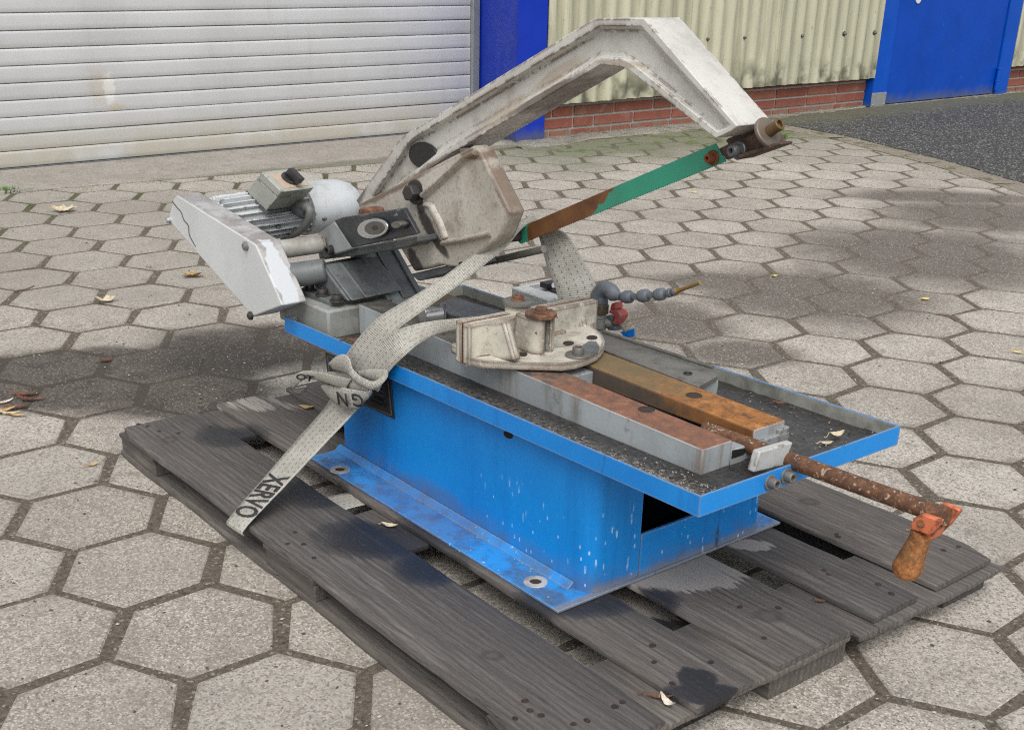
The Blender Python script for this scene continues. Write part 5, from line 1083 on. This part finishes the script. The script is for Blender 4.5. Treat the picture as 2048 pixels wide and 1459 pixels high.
# ================================================================== LEAVES, TWIGS, GRASS
def m_leaf(n_, a, b):
    m = Mat(n_, .7); n = m.noise(80, det=5); return m.fin(m.mix(m.mr(n, .3, .7), a, b), None, m.bump(n, .3, .001))
LM = {'tan': m_leaf('leaf_tan', (.50, .36, .17), (.32, .20, .08)), 'pale': m_leaf('leaf_pale', (.58, .50, .36), (.40, .31, .19)), 'brown': m_leaf('leaf_brown', (.16, .065, .035), (.09, .035, .02)),
      'yellow': m_leaf('leaf_yellow', (.62, .50, .14), (.50, .38, .10)), 'white': m_leaf('leaf_white', (.66, .62, .54), (.45, .38, .28))}
def leaf(u, v, z, L, Wd, ang, col, label, lobes=0, curl=.35, name='fallen_leaf', group='fallen leaves'):
    p = Z(u, v, z); bm = BM(); n = 14; top_, bot = [], []; mid_ = []; a = ang+CAM_ROT.z
    for i in range(n+1):
        t = i/n; wd = Wd*sin(pi*min(1, t*1.02))**.8*(1+(.38*sin(t*pi*2*lobes) if lobes else 0)); x = (t-.5)*L; bend = curl*L*(.5*(2*t-1)**2)+rnd.uniform(0, .04)*L*.3
        mid_.append(Vector((x, 0, bend))); top_.append(Vector((x, wd/2+rnd.uniform(-.05, .05)*Wd, bend+curl*wd*.55+rnd.uniform(0, .06)*Wd))); bot.append(Vector((x, -wd/2+rnd.uniform(-.05, .05)*Wd, bend+curl*wd*.25+rnd.uniform(0, .06)*Wd)))
    Rz = Matrix.Rotation(a, 3, 'Z'); W_ = lambda q: bm.verts.new(p+Rz @ q+Vector((0, 0, .0015)))
    A, B, Cc = [W_(q) for q in top_], [W_(q) for q in mid_], [W_(q) for q in bot]
    for i in range(n): bm.faces.new((A[i], A[i+1], B[i+1], B[i])); bm.faces.new((B[i], B[i+1], Cc[i+1], Cc[i]))
    tube(bm, [p+Rz @ Vector((-.5*L, 0, curl*L*.5+.0015)), p+Rz @ Vector((-.62*L, .02*L, .002)), p+Rz @ Vector((-.75*L, .06*L, .002))], .0007, 5, 3)
    tag(part(name, bm, LM[col], angle=180), label, 'leaf', group)
leaf(128, 423, .001, .085, .050, .1, 'pale', 'pale curled oak leaf on the pavers in front of the roller door', 3)
leaf(384, 553, .001, .062, .044, 2.9, 'tan', 'tan oak leaf on the pavers just left of the white belt cover', 2)
leaf(213, 604, .001, .055, .026, .5, 'pale', 'pale twisted leaf lying in a paver joint left of the saw', 2, .5)
leaf(212, 722, .001, .030, .014, .6, 'brown', 'small reddish brown leaf on the dark silty patch')
leaf(185, 931, .001, .026, .007, .7, 'tan', 'slim tan leaf on a paver left of the pallet corner')
leaf(1549, 553, .001, .020, .010, .4, 'yellow', 'small yellow leaf in a joint above the coolant nozzle')
leaf(1388, 386, .001, .026, .015, .2, 'yellow', 'pale yellow leaf on the pavers beyond the green blade')
leaf(1850, 600, .001, .026, .014, .2, 'yellow', 'bright yellow leaf scrap by the dark patch at right')
leaf(2035, 706, .001, .030, .010, -.3, 'yellow', 'yellow leaf on the pavers at the right picture edge')
leaf(1548, 290, .001, .03, .014, .2, 'tan', 'tan leaf on the mossy soil under the bow tip')
leaf(780, 1053, T-BT, .026, .010, -.3, 'pale', 'pale folded leaf in the gap between the first two pallet boards')
leaf(1837, 1064, T, .024, .008, -.2, 'tan', 'tan leaf on the far pallet board behind the crank handle')
leaf(613, 817, T-BT, .028, .013, -.2, 'tan', 'tan leaf between pallet boards under the strap knot')
leaf(1335, 1410, T-BT, .026, .008, -1.0, 'white', 'white curled leaf at the front pallet edge', 0, .8)
leaf(1318, 1396, T-BT, .034, .007, -.2, 'brown', 'thin brown leaf beside the white one at the front pallet edge')
leaf(1640, 1203, T-BT, .016, .006, -.3, 'brown', 'tiny red brown leaf between the front pallet boards')
zt = .262
leaf(1672, 874, zt, .024, .011, .4, 'pale', 'large pale leaf in the front right corner of the tray', 0, .6)
leaf(1652, 889, zt, .018, .008, .1, 'pale', 'small pale leaf beside the larger one in the tray')
leaf(1560, 808, zt, .02, .006, -.2, 'brown', 'dark red leaf on the tray floor near the far lip')
leaf(1078, 702, .308, .016, .009, .6, 'tan', 'brown dry leaf on the cream vice jaw base', 2, .4)
leaf(708, 683, .262, .03, .012, .2, 'brown', 'dark red leaf heap scrap in the tray beside the strap')
for k_, (u, v, L, a, cl) in enumerate(((8, 822, .05, .4, 'tan'), (20, 828, .045, .1, 'pale'), (30, 816, .06, .25, 'brown'), (8, 806, .04, .7, 'white'), (52, 800, .05, -.4, 'brown'), (72, 800, .045, .3, 'brown'), (35, 832, .04, -.1, 'tan'), (50, 790, .06, .15, 'brown'))):
    leaf(u, v, .001, L, L*.22, a, cl, ('tan leaf strip lowest at the picture edge in the left leaf heap', 'pale leaf strip crossing the middle of the left leaf heap', 'long brown leaf strip in the middle of the left leaf heap', 'white leaf strip at the picture edge above the left leaf heap', 'brown leaf strip pointing down right beside the left leaf heap', 'brown leaf strip farthest right of the left leaf heap', 'tan leaf strip at the bottom of the left leaf heap', 'brown leaf strip farthest up in the left leaf heap')[k_], 0, .3, group='leaf strips in the heap at the left edge')
def twig(pts, label):
    bm = BM(); tube(bm, [Z(u, v, .002) for u, v in pts], .0012, 5, 3); tag(part('twig', bm, LM['brown']), label, 'twig')
twig([(28, 583), (40, 580), (55, 577), (68, 571)], 'dark twig lying across a joint at the far left'); twig([(1872, 628), (1895, 632), (1912, 642)], 'thin forked twig on the pavers at right'); twig([(2000, 358), (1990, 352), (1975, 347)], 'pale straw stalk at the asphalt edge')
M_GRASS = m_leaf('grass_green', (.10, .22, .03), (.05, .13, .02))
def tuft(u, v, n, h, spread, label):
    p = Z(u, v, 0); bm = BM()
    for k in range(n):
        a = rnd.uniform(0, 6.3); r_ = rnd.uniform(0, spread); b = p+Vector((cos(a)*r_, sin(a)*r_, -.004)); d = Vector((cos(a), sin(a), 0))*rnd.uniform(.2, .9)*h; wv2 = Vector((-sin(a), cos(a), 0))*.0016; q = b+d*.4+Vector((0, 0, h*.7)); e2 = b+d+Vector((0, 0, h*rnd.uniform(.6, 1.0)))
        face(bm, [b-wv2, b+wv2, q+wv2*.7, q-wv2*.7]); face(bm, [q-wv2*.7, q+wv2*.7, e2])
    tag(part('grass_tuft', bm, M_GRASS, smooth=False), label, 'grass tuft')
tuft(1567, 277, 40, .035, .02, 'bright green grass tuft growing at the asphalt corner behind the bow tip'); tuft(12, 384, 60, .025, .05, 'low green grass tuft at the left end of the concrete apron')
bm = BM(); bd_ = BM()
for k in range(1100):
    u, v = rnd.uniform(-20, 2070), 300+1180*rnd.random()**1.6
    p = Z(u, v, .0012); s_ = rnd.uniform(.0010, .0032); a = rnd.uniform(0, 6.3)
    if p.x < -2.25 or (p-CAM_LOC).length > 5.5 or (-.01 < p.x < 1.21 and -.01 < p.y < .82): continue
    d_ = Vector((cos(a), sin(a), 0))*s_; e_ = Vector((-sin(a), cos(a), 0))*s_*rnd.uniform(.4, 1); t_ = p+Vector((0, 0, s_*.6)); q_ = [p-d_-e_*.6, p+d_*.8-e_, p+d_+e_*.7, p-d_*.7+e_]
    B_ = bm if rnd.random() < .55 else bd_
    vs_ = [B_.verts.new(c_) for c_ in q_]; tv = B_.verts.new(t_)
    for i_ in range(4): B_.faces.new((vs_[i_], vs_[(i_+1) % 4], tv))
part('grit', bm, plain('grit_pale', (.42, .39, .34), .9), kind='stuff', smooth=False); part('dark_grit', bd_, plain('grit_dark', (.07, .06, .05), .9), kind='stuff', smooth=False)
bm = BM()
for k in range(900):
    t = rnd.random(); u, v = (20+t*900, 386-t*66) if rnd.random() < .55 else (rnd.uniform(1020, 1560), rnd.uniform(285, 335))
    if rnd.random() > .5+.5*sin(u*.045): continue
    p = Z(u, v+rnd.gauss(0, 2), -.001); a = rnd.uniform(0, 6.3); h = rnd.uniform(.003, .010); wv2 = Vector((-sin(a), cos(a), 0))*.0015
    face(bm, [p-wv2, p+wv2, p+Vector((cos(a)*h*.6, sin(a)*h*.6, h))])
part('moss', bm, M_GRASS, kind='stuff', smooth=False)
